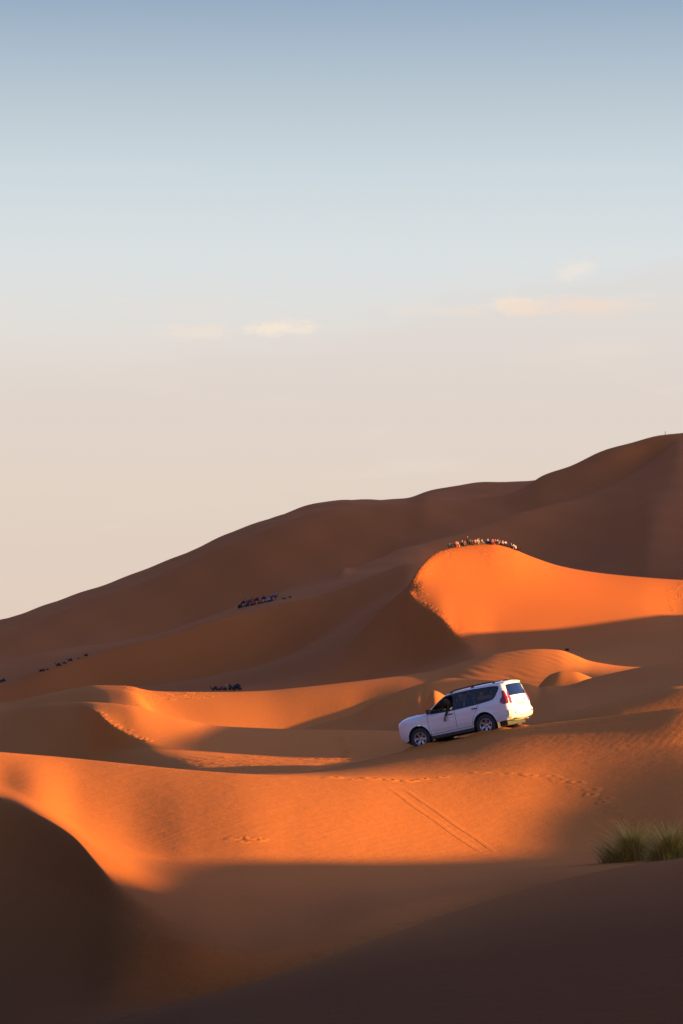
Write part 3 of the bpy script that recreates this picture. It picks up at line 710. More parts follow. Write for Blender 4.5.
bmesh.ops.remove_doubles(bm, verts=bm.verts[:], dist=0.0015)
bmesh.ops.recalc_face_normals(bm, faces=bm.faces[:])
body = bm_obj('body', bm, M_PAINT, car)
for zn, nm, mt in (('windscreen', 'windscreen', M_GLASS), ('rear', 'rear_window', M_PRIV)):
    used = sorted({i for f in sub[zn][1] for i in f}); mp_ = {i: k for k, i in enumerate(used)}
    vv = []
    for i in used:
        ii = (i-base)//ncs; jj = (i-base) % ncs; vv.append(strip_pt(ii, SS[jj], -0.006))
    g = mesh_obj(nm, vv, [tuple(mp_[i] for i in f) for f in sub[zn][1]], mt, car)
    if nm == 'rear_window': rear_window = g
# rear wiper and black surround of the tailgate glass
wv, wf = tube_mesh([(-2.33, .02, 1.25), (-2.335, -.18, 1.275), (-2.33, -.40, 1.30)], .012, 6); mesh_obj('wiper', wv, wf, M_TRIM, rear_window)

for sd in (1, -1):
    for nm, poly, wins in (('front_door', DOOR_F, (WIN_F,)), ('rear_door', DOOR_R, (WIN_R, WIN_Q))):
        def keep_d(q, poly=poly, wins=wins): return inside(q, poly) and inside(q, OUT) and not any(inside(q, w) for w in wins) 
        dr = side_mesh([poly, *wins, OUT], keep_d, nm, M_PAINT, car, sd)
        side_ribbon([p for p in poly], 0.013, 'door_seam', M_INK, dr, sd, 0.0025)
        hx = -.02+.12 if nm == 'front_door' else -.92
        hz = 1.085 if nm == 'front_door' else 1.10
        rounded_box('handle', (.20, .045, .035), (hx-.05, sd*(halfw(hx, hz)+.022), hz), M_PAINT, dr, .012)
        side_ribbon([(hx-.17, hz-.035), (hx+.07, hz-.035)], .035, 'handle_recess', M_TRIM, dr, sd, 0.002, closed=False)
        # lower side moulding
        x0, x1 = (-.12, .97) if nm == 'front_door' else (-.80, -.14)
        side_ribbon([(x0+.02, .60), (x1-.02, .60)], .035, 'moulding', M_PAINT, dr, sd, 0.012, closed=False)
    # black pillars and frames between the panes
    def keep_t(q): return inside(q, BAND) and inside(q, OUT) and not any(inside(q, w) for w in (WIN_F, WIN_R, WIN_Q))
    side_mesh([BAND, WIN_F, WIN_R, WIN_Q], keep_t, 'window_frame', M_TRIM, car, sd, off=0.004, step=.06)
    for nm, w, mt in (('side_window', WIN_F, M_GLASS), ('side_window', WIN_R, M_PRIV), ('quarter_window', WIN_Q, M_PRIV)):
        if sd > 0 and w is WIN_F:
            # the driver's pane is wound down: only its top edge still shows
            continue
        side_mesh([w], lambda q, w=w: inside(q, w), nm, mt, car, sd, off=-0.012, step=.09)
    # lamps
    TL = [(-2.395,1.01),(-2.36,1.17),(-2.30,1.30),(-2.235,1.50),(-2.14,1.51),(-2.15,1.30),(-2.07,1.22),(-2.05,1.10),(-2.16,1.02)]
    TL = chaikin_closed(TL, 1)
    lamp = side_mesh([TL], lambda q: inside(q, TL) and inside(q, OUT), 'tail_light', M_RED, car, sd, off=0.012, step=.035)
    vv, ff = [], []
    iz = [i for i, (x, z) in enumerate(SIL) if x < -2.1 and .98 < z < 1.46]
    js = [1.0, .96, .90, .82] if sd > 0 else [-1.0, -.96, -.90, -.82]
    for i in iz:
        for s_ in js:
            ss = s_ if SIL[i][1] < 1.26 else math.copysign(1-(1-abs(s_))*.55, s_)
            vv.append(strip_pt(i, ss, .012))
    for a in range(len(iz)-1):
        for b in range(3): ff.append((a*4+b, a*4+b+1, (a+1)*4+b+1, (a+1)*4+b))
    mesh_obj('lens', vv, ff, M_RED, lamp)
    HL = chaikin_closed([(2.385,.92),(2.34,1.02),(2.12,1.085),(1.86,1.09),(1.98,1.00),(2.2,.93)], 1)
    hl = side_mesh([HL], lambda q: inside(q, HL) and inside(q, OUT), 'headlight', M_CLEAR, car, sd, off=0.008, step=.035)
    vv, ff = [], []
    iz = [i for i, (x, z) in enumerate(SIL) if x > 2.2 and .90 < z < 1.06]
    js = [sd*q for q in (1.0, .9, .78, .66)]
    for i in iz:
        for s_ in js: vv.append(strip_pt(i, s_, .008))
    for a in range(len(iz)-1):
        for b in range(3): ff.append((a*4+b, a*4+b+1, (a+1)*4+b+1, (a+1)*4+b))
    mesh_obj('lens', vv, ff, M_CLEAR, hl)
    # mirror
    mr_ = rounded_box('door_mirror', (.14, .24, .19), (.86, sd*1.06, 1.30), M_TRIM, car, .05, (0, 0, sd*.15), 3)
    rounded_box('mirror_arm', (.08, .12, .04), (0, -sd*.15, -.06), M_TRIM, mr_, .012)
    # roof rail on three feet
    zz = lambda x: float(np.interp(x, [p[0] for p in reversed(SIL) if p[1] > 1.7], [p[1] for p in reversed(SIL) if p[1] > 1.7]))
    xs = np.linspace(.05, -1.85, 15)
    wv, wf = tube_mesh([(x, sd*.60, zz(x)+.065 - (.05 if k in (0, 14) else 0)) for k, x in enumerate(xs)], .02, 8)
    rl = mesh_obj('roof_rail', wv, wf, M_TRIM, car)
    for x in (0.0, -.9, -1.8): rounded_box('rail_foot', (.12, .035, .07), (x, sd*.60, zz(x)+.025), M_TRIM, rl, .01)
    # side step
    st = rounded_box('side_step', (1.80, .20, .13), (.10, sd*.86, .335), M_TRIM, car, .02)
    for x in (-.6, 0, .6): rounded_box('bracket', (.05, .3, .04), (x, -sd*.17, .03), M_TRIM, st, .008)
    # mud flaps and wheel wells
    for cx in (AX_F, AX_R):
        vv, ff = [], []
        for k in range(19):
            a = math.pi*k/18 
            for yy in (.93, .50): vv.append((cx+.47*math.cos(a), sd*yy, AX_Z+.47*math.sin(a)))
        for k in range(18): ff.append((2*k, 2*k+1, 2*k+3, 2*k+2))
        vv += [(cx, sd*.5, AX_Z)]; cn_ = len(vv)-1
        for k in range(18): ff.append((2*k+1, cn_, 2*k+3))
        mesh_obj('wheel_well', vv, ff, M_CABIN, car)
        rounded_box('mud_flap', (.025, .28, .30), (cx-.50, sd*.80, .33), M_TRIM, car, .008)

# wheels
ty = [(.245,-.115),(.30,-.13),(.355,-.137),(.388,-.122),(.403,-.085),(.406,0),(.403,.085),(.388,.122),(.355,.137),(.30,.13),(.245,.115)]
rm = [(.245,-.11),(.25,.112),(.232,.118),(.222,.095),(.215,.02),(.10,.0),(.0,.0)]
def spokes():
    bm = bmesh.new()
    for k in range(6):
        for o_ in (-.14, .14):
            a = 2*math.pi*k/6 + o_
            mtx = Matrix.Rotation(-a, 4, 'Y')
            r0, r1 = .05, .235
            pts = [(r0,-.024,.055),(r0,.024,.055),(r1,.020,.098),(r1,-.020,.098)]
            t_ = [bm.verts.new(mtx @ Vector((r, y_, h_ ))) if False else bm.verts.new(mtx @ Vector((r, h_, y_))) for r, y_, h_ in pts]
            u_ = [bm.verts.new(mtx @ Vector((r, h_-.03, y_*1.4))) for r, y_, h_ in pts]
            bm.faces.new(t_)
            for i in range(4): bm.faces.new((t_[i], u_[i], u_[(i+1) % 4], t_[(i+1) % 4]))
    bmesh.ops.recalc_face_normals(bm, faces=bm.faces[:])
    return bm
wheels = []
for cx in (AX_F, AX_R):
    for sd in (1, -1):
        w = empty('wheel', (cx, sd*.79, AX_Z-.01), (0, rng.uniform(0, 1), 0 if sd > 0 else math.pi)); w.parent = car
        vv, ff = lathe_y(ty, 56); mesh_obj('tyre', vv, ff, M_TYRE, w)
        vv, ff = lathe_y(rm, 40); mesh_obj('rim', vv, ff, M_CABIN, w)
        bm_obj('spokes', spokes(), M_RIM, w, smooth=False)
        vv, ff = lathe_y([(.25,.112),(.246,.124),(.230,.122),(.226,.10)], 40); mesh_obj('rim_lip', vv, ff, M_RIM, w)
        vv, ff = lathe_y([(.072,.03),(.068,.065),(.03,.075),(.0,.076)], 20); mesh_obj('hub_cap', vv, ff, M_RIM, w)

# tail: bumper, plate, garnish, emblem, spoiler, exhaust
bv, bf = [], []
prof = [(-2.37,.79),(-2.455,.775),(-2.485,.70),(-2.47,.58),(-2.42,.52),(-2.30,.50)]
ysb = np.linspace(-1, 1, 25)
for y in ysb:
    for x, z in prof:
        kx = .05*(1-abs(y)**4)-.05 + (.10*max(0, (abs(y)-.8)/.2)**2)
        bv.append((x-kx*1.0 - .0 if False else x + (.05 - .05*(1-abs(y)**2)) + .10*max(0, (abs(y)-.85)/.15)**2, y*.90, z))
npf = len(prof)
for i in range(len(ysb)-1):
    for j in range(npf-1): bf.append((i*npf+j, (i+1)*npf+j, (i+1)*npf+j+1, i*npf+j+1))
bmp = mesh_obj('rear_bumper', bv, bf, M_PAINT, car)
rounded_box('lower_trim', (.10, 1.35, .13), (-2.36, 0, .46), M_TRIM, bmp, .03)
for sd in (1, -1): rounded_box('reflector', (.02, .16, .045), (-2.475, sd*.62, .64), M_RED, bmp, .006)
pl = rounded_box('number_plate', (.018, .52, .125), (-2.448, 0, .965), M_PLATE, car, .006)
for k, y in enumerate((.19, .135, .08, .025, -.06, -.145, -.19)):
    rounded_box('plate_digit', (.006, .030 if k != 4 else .05, .07), (-.0085, y, 0), M_INK, pl, .002)
rounded_box('plate_garnish', (.035, .78, .055), (-2.435, 0, 1.075), M_CHROME, car, .012)
rounded_box('plate_recess', (.01, .80, .20), (-2.432, 0, .955), M_PAINT, car, .004)
ev, ef = [], []
for k in range(28):
    a = 2*math.pi*k/28
    for rr, xx in ((1, 0), (.9, -.012), (.68, -.012), (.6, 0)): ev.append((-2.405+xx, .075*rr*math.cos(a), 1.165+.05*rr*math.sin(a)))
for k in range(28):
    for j in range(3): ef.append((k*4+j, ((k+1) % 28)*4+j, ((k+1) % 28)*4+j+1, k*4+j+1))
mesh_obj('emblem', ev, ef, M_CHROME, car)
side_ = [(-1.98,1.83),(-2.20,1.815),(-2.29,1.785),(-2.28,1.755),(-2.14,1.755)]
sv, sf = [], []
ysp = np.linspace(-1, 1, 17)
for y in ysp:
    for x, z in side_: sv.append((x + .06*abs(y)**3, y*.63, z + .03*(1-y*y)-.012))
for i in range(len(ysp)-1):
    for j in range(len(side_)-1): sf.append((i*5+j, i*5+j+1, (i+1)*5+j+1, (i+1)*5+j))
sp_ = mesh_obj('roof_spoiler', sv, sf, M_PAINT, car)
rounded_box('brake_light', (.015, .30, .025), (-2.288, 0, 1.785), M_RED, sp_, .005)
wv, wf = tube_mesh([(-1.9, -.55, .36), (-2.30, -.58, .36)], .032, 10); mesh_obj('exhaust_pipe', wv, wf, M_CHROME, car)
rounded_box('aerial', (.16, .035, .05), (-1.75, 0, 1.865), M_PAINT, car, .015)
side_ribbon([(-1.50,1.12),(-1.50,.98),(-1.66,.98),(-1.66,1.12)], .009, 'fuel_flap_seam', M_INK, car, -1, .0025)
# front grille, seen from a step to the side
gr = rounded_box('grille', (.05, .95, .24), (2.475, 0, .83), M_TRIM, car, .02)
for y in np.linspace(-.36, .36, 5): rounded_box('grille_bar', (.03, .045, .22), (.025, y, 0), M_CHROME, gr, .01)
# underbody, floor, dashboard, seats, wheel
ub = rounded_box('underbody', (4.2, 1.4, .26), (0, 0, .36), M_CABIN, car, .04)
for cx in (AX_F, AX_R):
    wv, wf = tube_mesh([(cx, -.75, AX_Z), (cx, .75, AX_Z)], .05, 10); mesh_obj('axle', wv, wf, M_CABIN, ub); 
rounded_box('cabin_floor', (3.4, 1.66, .08), (-.5, 0, .56), M_CABIN, car, .02)
rounded_box('dashboard', (.42, 1.6, .34), (1.02, 0, 1.06), M_CABIN, car, .08)
def seat(x, y, w):
    s_ = rounded_box('seat', (.5, w, .16), (x, y, .86), M_SEAT, car, .05)
    rounded_box('backrest', (.14, w, .62), (-.28, 0, .32), M_SEAT, s_, .05, (0, -.22, 0))
    for q in ([0] if w < .7 else [-.42, .42]):
        rounded_box('headrest', (.09, .26, .17), (-.37, q, .70), M_SEAT, s_, .04, (0, -.15, 0))
seat(.22, .40, .52); seat(.22, -.40, .52); seat(-.70, 0, 1.36)
vv, ff = [], []
for k in range(24):
    a = 2*math.pi*k/24
    for q in range(6):
        b = 2*math.pi*q/6; r = .19+.016*math.cos(b)
        vv.append((.016*math.sin(b), r*math.cos(a), r*math.sin(a)))
for k in range(24):
    for q in range(6): ff.append((k*6+q, ((k+1) % 24)*6+q, ((k+1) % 24)*6+(q+1) % 6, k*6+(q+1) % 6))
sw = mesh_obj('steering_wheel', vv, ff, M_CABIN, car); sw.location = (.70, .40, 1.14); sw.rotation_euler = (0, rad(-25), 0)

# --- stand it on the dune
HEAD = Vector((-math.cos(rad(31.5)), math.sin(rad(31.5)), 0)); LEFT = Vector((-HEAD.y, HEAD.x, 0))
RL = Vector(((489.6 - UC)/F*102.0, 102.0, 0))
c0 = RL - LEFT*.79 - HEAD*AX_R
def gz(p): return ground(p.x, p.y)
for it in range(3):
    pts = [(a, b, gz(c0 + HEAD*a + LEFT*b)) for a in (AX_F, AX_R) for b in (.79, -.79)]
    zf = (pts[0][2]+pts[1][2])/2; zr = (pts[2][2]+pts[3][2])/2; zl = (pts[0][2]+pts[2][2])/2; zt = (pts[1][2]+pts[3][2])/2
pitch = math.atan2(zf-zr, AX_F-AX_R); roll = math.atan2(zl-zt, 1.58)
fx = (HEAD + Vector((0,0,math.tan(pitch)))).normalized(); fy = (LEFT + Vector((0,0,math.tan(roll)))).normalized(); fz = fx.cross(fy).normalized(); fy = fz.cross(fx)
zm = zr + (zf-zr)*(0-AX_R)/(AX_F-AX_R)
CARM = Matrix(((fx.x,fy.x,fz.x,c0.x),(fx.y,fy.y,fz.y,c0.y),(fx.z,fy.z,fz.z,zm-.11),(0,0,0,1)))
car.matrix_world = CARM

# ------------------------------------------------------------------ people, camels, plants, marks in the sand
def skin_mesh(name, nodes, bones, mats, bone_mat, sub=1, root=None):
    """one continuous skinned body: nodes {key: (pos, radius)}, bones [(a, b)], material index per bone"""
    keys = list(nodes); ix = {k: i for i, k in enumerate(keys)}
    m_ = bpy.data.meshes.new(name)
    m_.from_pydata([nodes[k][0] for k in keys], [(ix[a], ix[b]) for a, b in bones], [])
    o = bpy.data.objects.new(name, m_); COL.objects.link(o)
    sk = o.modifiers.new('skin', 'SKIN'); sk.use_smooth_shade = True
    for i, k in enumerate(keys):
        sv_ = m_.skin_vertices[0].data[i]; r = nodes[k][1]
        sv_.radius = r if isinstance(r, tuple) else (r, r); sv_.use_root = (k == (root or keys[0]))
    ss = o.modifiers.new('sub', 'SUBSURF'); ss.levels = sub; ss.render_levels = sub
    dg = bpy.context.evaluated_depsgraph_get(); dg.update()
    me2 = bpy.data.meshes.new_from_object(o.evaluated_get(dg))
    bpy.data.objects.remove(o); bpy.data.meshes.remove(m_)
    me2.name = name
    me2.materials.clear()
    for mm in mats: me2.materials.append(mm)
    segs = [(Vector(nodes[a][0]), Vector(nodes[b][0]), bone_mat.get((a, b), 0)) for a, b in bones]
    for p in me2.polygons:
        p.use_smooth = True
        best = (9e9, 0)
        for a, b, mi in segs:
            ab = b - a; t = max(0, min(1, (p.center-a).dot(ab)/max(1e-9, ab.length_squared)))
            d = (p.center - a - ab*t).length
            if d < best[0]: best = (d, mi)
        p.material_index = best[1]
    return me2

SKINS = [simple_mat('skin', (0.36, 0.20, 0.13), rough=.6), simple_mat('skin_dark', (0.14, 0.075, 0.05), rough=.6)]
HAIR = simple_mat('dark_hair', (0.015, 0.012, 0.01), rough=.7)
SHOE = simple_mat('dark_shoes', (0.03, 0.025, 0.02), rough=.7)
CLOTH = {n: simple_mat(n + '_cloth', tuple(q*.62 for q in c), rough=.9, var=.15) for n, c in {
    'black': (.015,.015,.017), 'navy': (.02,.025,.06), 'red': (.50,.04,.03), 'orange': (.62,.22,.07), 'white': (.40,.38,.37), 'pale blue': (.36,.44,.56),
    'pink': (.62,.30,.32), 'grey': (.22,.22,.23), 'maroon': (.16,.03,.04), 'ochre': (.34,.20,.05), 'beige': (.34,.25,.17), 'purple': (.22,.10,.24)}.items()}
# material slots of a person: 0 top, 1 legs, 2 skin, 3 hair or scarf, 4 shoes
BM = {('neck','head'): 2, ('head','crown'): 3, ('lhip','lknee'): 1, ('rhip','rknee'): 1, ('lknee','lank'): 1, ('rknee','rank'): 1, ('pel','lhip'): 1, ('pel','rhip'): 1,
      ('lank','ltoe'): 4, ('rank','rtoe'): 4, ('lelb','lwri'): 0, ('relb','rwri'): 0, ('lwri','lhand'): 2, ('rwri','rhand'): 2}
BONES = [('pel','spine'),('spine','chest'),('chest','neck'),('neck','head'),('head','crown'),('chest','lsho'),('lsho','lelb'),('lelb','lwri'),('lwri','lhand'),('chest','rsho'),('rsho','relb'),('relb','rwri'),('rwri','rhand'),
         ('pel','lhip'),('lhip','lknee'),('lknee','lank'),('lank','ltoe'),('pel','rhip'),('rhip','rknee'),('rknee','rank'),('rank','rtoe')]
def pose(**kw):
    base = dict(pel=((0,0,.12),.13), spine=((-.02,0,.32),.125), chest=((0,0,.53),.14), neck=((.02,0,.67),.055), head=((.04,0,.78),.085), crown=((.035,0,.87),.075),
        lsho=((0,.18,.60),.06), lelb=((.14,.25,.40),.045), lwri=((.34,.16,.38),.036), lhand=((.42,.12,.38),.04),
        rsho=((0,-.18,.60),.06), relb=((.14,-.25,.40),.045), rwri=((.34,-.16,.38),.036), rhand=((.42,-.12,.38),.04),
        lhip=((.06,.10,.12),.09), lknee=((.42,.15,.44),.065), lank=((.58,.13,.07),.045), ltoe=((.72,.14,.04),.04),
        rhip=((.06,-.10,.12),.09), rknee=((.42,-.15,.44),.065), rank=((.58,-.13,.07),.045), rtoe=((.72,-.14,.04),.04))
    base.update(kw); return base
STAND = pose(pel=((0,0,.93),.12), spine=((0,0,1.10),.12), chest=((.0,0,1.32),.14), neck=((.01,0,1.49),.055), head=((.03,0,1.60),.085), crown=((.02,0,1.69),.078),
    lsho=((0,.19,1.41),.06), lelb=((-.02,.25,1.14),.045), lwri=((.06,.24,.90),.034), lhand=((.08,.23,.80),.04),
    rsho=((0,-.19,1.41),.06), relb=((-.03,-.25,1.14),.045), rwri=((.06,-.25,.90),.034), rhand=((.08,-.24,.80),.04),
    lhip=((0,.10,.90),.09), lknee=((.04,.11,.50),.062), lank=((-.02,.11,.08),.045), ltoe=((.14,.12,.035),.038),
    rhip=((0,-.10,.90),.09), rknee=((.02,-.11,.50),.062), rank=((-.06,-.11,.08),.045), rtoe=((.10,-.12,.035),.038))
WALK = dict(STAND); WALK.update(chest=((.07,0,1.31),.14), neck=((.12,0,1.47),.055), head=((.16,0,1.58),.085), crown=((.16,0,1.67),.078), lsho=((.07,.19,1.40),.06), rsho=((.07,-.19,1.40),.06),
    lelb=((-.08,.24,1.15),.045), lwri=((-.10,.24,.92),.034), lhand=((-.08,.23,.83),.04), relb=((.16,-.24,1.15),.045), rwri=((.30,-.22,.98),.034), rhand=((.36,-.20,.92),.04),
    lknee=((.22,.11,.52),.062), lank=((.24,.11,.10),.045), ltoe=((.38,.12,.06),.038), rknee=((-.10,-.11,.50),.062), rank=((-.34,-.11,.14),.045), rtoe=((-.24,-.12,.04),.038))
CROSS = pose(lknee=((.30,.34,.16),.065), lank=((.40,-.06,.08),.045), ltoe=((.42,-.16,.06),.04), rknee=((.30,-.34,.16),.065), rank=((.46,.08,.08),.045), rtoe=((.44,.18,.06),.04),
    lelb=((.10,.26,.36),.045), lwri=((.28,.20,.24),.036), lhand=((.36,.18,.22),.04), relb=((.10,-.26,.36),.045), rwri=((.28,-.20,.24),.036), rhand=((.36,-.18,.22),.04))
LEAN = pose(spine=((-.10,0,.30),.125), chest=((-.16,0,.50),.14), neck=((-.16,0,.65),.055), head=((-.14,0,.76),.085), crown=((-.15,0,.85),.075), lsho=((-.16,.18,.58),.06), rsho=((-.16,-.18,.58),.06),
    lelb=((-.30,.26,.36),.045), lwri=((-.40,.26,.12),.036), lhand=((-.42,.27,.05),.04), relb=((-.30,-.26,.36),.045), rwri=((-.40,-.26,.12),.036), rhand=((-.42,-.27,.05),.04),
    lknee=((.45,.12,.22),.065), lank=((.82,.12,.08),.045), ltoe=((.86,.13,.2),.04))
base_m = [CLOTH['black'], CLOTH['navy'], SKINS[0], HAIR, SHOE]
PM_ = {k: skin_mesh('person_' + k, v, BONES, base_m, BM) for k, v in (('sitting', pose()), ('cross', CROSS), ('lean', LEAN), ('standing', STAND), ('walking', WALK))}

def person(kind, p, face, top, legs, label, group, scale=1.0, hair='hair', skin=0):
    o = bpy.data.objects.new('person', PM_[kind]); COL.objects.link(o)
    o.location = p; o.rotation_euler = (0, 0, face); o.scale = (scale,)*3
    ms = [CLOTH[top], CLOTH[legs], SKINS[skin], HAIR if hair == 'hair' else CLOTH[hair], SHOE]
    for i, m in enumerate(ms):
        o.material_slots[i].link = 'OBJECT'; o.material_slots[i].material = m
    return tag(o, label, 'person', group)

def at_crest(k_name, u, dy=0.0):
    k = [c_[0] for c_ in CURVES].index(k_name)
    Y = math.exp(float(np.interp(u, UU, KQ[k]))) + dy
    x = (u - UC)/F*Y
    return Vector((x, Y, ground(x, Y)))

ORD = ['first','second','third','fourth','fifth','sixth','seventh','eighth','ninth','tenth','eleventh','twelfth','thirteenth','fourteenth','fifteenth','sixteenth','seventeenth',
       'eighteenth','nineteenth','twentieth','twenty-first','twenty-second','twenty-third','twenty-fourth','twenty-fifth','twenty-sixth','twenty-seventh']
crowd = [(449.3,'sitting','black','navy','hair'),(451.6,'sitting','beige','black','hair'),(453.6,'cross','orange','maroon','hair'),(455.8,'sitting','red','orange','orange'),(458.2,'lean','beige','black','hair'),
         (462.0,'sitting','black','black','hair'),(464.6,'cross','maroon','black','hair'),(467.3,'standing','black','black','hair'),(469.8,'sitting','black','navy','black'),(472.4,'cross','red','black','hair'),
         (474.9,'sitting','orange','beige','hair'),(477.2,'sitting','pink','navy','hair'),(479.6,'lean','white','beige','white'),(481.8,'sitting','orange','grey','hair'),(484.2,'sitting','beige','black','hair'),
         (487.6,'sitting','pale blue','navy','hair'),(490.2,'sitting','navy','black','hair'),(492.6,'cross','red','navy','hair'),(495.0,'sitting','maroon','black','hair'),(497.4,'sitting','orange','white','hair'),
         (499.6,'cross','purple','black','hair'),(502.6,'sitting','pink','black','white'),(505.2,'sitting','pale blue','black','hair'),(507.6,'lean','white','navy','hair'),(511.0,'sitting','purple','black','hair'),
         (513.4,'cross','white','navy','hair'),(516.2,'lean','pink','black','hair')]
KW = {'sitting': 'upright sitting', 'cross': 'cross-legged', 'lean': 'reclining', 'standing': 'standing', 'walking': 'walking'}
for i, (u, kd, tp, lg, hr) in enumerate(crowd):
    p = at_crest('PT', u, rng.uniform(-.9, .9)); p.z -= 0.03
    lab = f"{KW[kd]} person in {tp}, {ORD[i]} from left in the row on the orange crest"
    person(kd, p, rad(rng.uniform(-95, 10)), tp, lg, lab, 'people along the sunlit dune crest', 1.06 if kd == 'standing' else rng.uniform(1.2, 1.4), hr, int(rng.integers(0, 2)))
p = at_crest('U', 665.2, -1.0)
person('walking', p, rad(-20), 'black', 'black', 'lone dark figure leaning forward on the topmost ridge at far right', None, 1.2)

# camels
CAM_M = simple_mat('camel_hide', (0.035, 0.022, 0.015), rough=.95, var=.3, scale=5)
CB = [('rump','back'),('back','hump'),('back','should'),('should','neck1'),('neck1','neck2'),('neck2','poll'),('poll','muzzle'),('rump','tail'),
      ('should','fl1'),('fl1','fl2'),('fl2','fl3'),('should','fr1'),('fr1','fr2'),('fr2','fr3'),('rump','hl1'),('hl1','hl2'),('hl2','hl3'),('rump','hr1'),('hr1','hr2'),('hr2','hr3')]
def camel_nodes(h, legs):
    n = dict(rump=((-.62,0,h),.27), back=((0,0,h+.06),.36), hump=((-.05,0,h+.52),.16), should=((.58,0,h+.02),.29), neck1=((.98,0,h-.08),.15), neck2=((1.28,0,h+.28),.11), poll=((1.36,0,h+.66),.10), muzzle=((1.66,0,h+.58),.075), tail=((-.92,0,h-.28),.035))
    n.update(legs); return n
def legs_stand(h):
    r = {}
    for q, x, s_ in (('f',.55,1),('h',-.62,-1)):
        for e, y in (('l',.2),('r',-.2)):
            r[q+e+'1'] = ((x, y, h-.42), .13 if q == 'f' else .16); r[q+e+'2'] = ((x + (.03 if q == 'f' else -.14), y, h*.42), .075); r[q+e+'3'] = ((x+.04, y, .05), .075)
    return r
def legs_kneel():
    r = {}
    for q, x in (('f',.55),('h',-.58)):
        for e, y in (('l',.28),('r',-.28)):
            sg = 1 if q == 'f' else -1
            r[q+e+'1'] = ((x, y, .30), .14); r[q+e+'2'] = ((x+.38 if q == 'f' else x+.30, y*1.25, .10), .09); r[q+e+'3'] = ((x-.22, y*1.3, .07), .08)
    return r
CM = {'standing': skin_mesh('camel_standing', camel_nodes(1.35, legs_stand(1.35)), CB, [CAM_M], {}, root='back'),
      'kneeling': skin_mesh('camel_kneeling', camel_nodes(.48, legs_kneel()), CB, [CAM_M], {}, root='back')}
def saddle_mesh(h):
    vv, ff = [], []
    nx, na = 9, 15
    for i in range(nx):
        x = -.50 + 1.0*i/(nx-1)
        for k in range(na):
            a = math.pi*(-.10 + 1.20*k/(na-1))
            rr = .43 + .02*math.sin(k*2.1+i)
            hump = .30*math.exp(-((x+.05)/.22)**2)*max(0, math.sin(a))**3
            vv.append((x, rr*math.cos(a), h + .06 + (rr+hump)*math.sin(a)))
    for i in range(nx-1):
        for k in range(na-1): ff.append((i*na+k, i*na+k+1, (i+1)*na+k+1, (i+1)*na+k))
    return vv, ff
SADDLE = {}
for kd, h in (('standing', 1.35), ('kneeling', .48)):
    vv, ff = saddle_mesh(h); me_ = bpy.data.meshes.new('saddle_blanket'); me_.from_pydata(vv, [], ff); me_.materials.append(CLOTH['maroon'])
    for q in me_.polygons: q.use_smooth = True
    SADDLE[kd] = me_
def camel(kind, p, face, cloth, label, group, scale=1.0):
    o = bpy.data.objects.new('camel', CM[kind]); COL.objects.link(o)
    o.location = p; o.rotation_euler = (0, 0, face); o.scale = (scale,)*3
    if cloth:
        b_ = bpy.data.objects.new('saddle_blanket', SADDLE[kind]); COL.objects.link(b_); b_.parent = o
        b_.material_slots[0].link = 'OBJECT'; b_.material_slots[0].material = CLOTH[cloth]
    return tag(o, label, 'camel', group)
line = [(240.3,'kneeling','black'),(243.6,'standing','black'),(247.2,'kneeling','navy'),(250.4,'standing','maroon'),(253.6,'kneeling','red'),(257.0,'standing','black'),(260.4,'kneeling','red'),(264.0,'standing','navy'),(267.6,'kneeling','white'),
        (270.6,'kneeling','pink'),(273.4,'standing','purple')]
for i, (u, kd, cl) in enumerate(line):
    v = 608.8 - (u-240)*.215
    p = surf(u, v - .6); p.z -= .05
    camel(kd, p, rad(rng.choice([170, 185, 10, -5]) + rng.uniform(-25, 25)), cl, f"{kd} camel with {cl} blanket, {ORD[i]} from left in the caravan on the shaded slope", 'camels of the caravan resting on the shaded slope', 1.32)
camel('kneeling', surf(284.4, 599.4), rad(175), None, 'camel lying apart without blanket just right of the caravan', 'camels of the caravan resting on the shaded slope', .75)
p = surf(290.8, 598.2); person('sitting', p, rad(200), 'black', 'black', 'dark figure sitting alone beyond the right end of the caravan', None, 1.35)
for j, (u, tp) in enumerate(((245.4,'white'),(262.2,'pink'))):
    p = surf(u, 608.6 - (u-240)*.215); person('standing', p, rad(-90), tp, 'black', f"camel handler in {tp} robe standing among the caravan's camels, {'left' if j == 0 else 'right'} one", 'camel handlers', 1.05, 'black')
# group behind the lit middle crest
for (u, v, kd, cl, f_, sc, lab) in [(215.6,690.6,'kneeling','black',185,.66,'small dark camel lying at the left end of the group behind the glowing crest'),
        (222.0,690.6,'kneeling','maroon',10,.66,'dark camel with maroon blanket lying second in the group behind the glowing crest'),
        (237.2,690.2,'kneeling','black',160,.92,'largest dark camel lying at the right end of the group behind the glowing crest')]:
    p = surf(u, v); camel(kd, p, rad(f_), cl, lab, 'camels behind the glowing crest', sc)
for (u, v, tp, lab) in [(226.0,690.4,'ochre','person in ochre robe sitting among camels behind the glowing crest'),(230.5,690.3,'black','person in dark robe sitting beside the largest camel behind the glowing crest')]:
    p = surf(u, v); person('sitting', p, rad(-100), tp, 'black', lab, 'people with the camels', 1.25, tp)
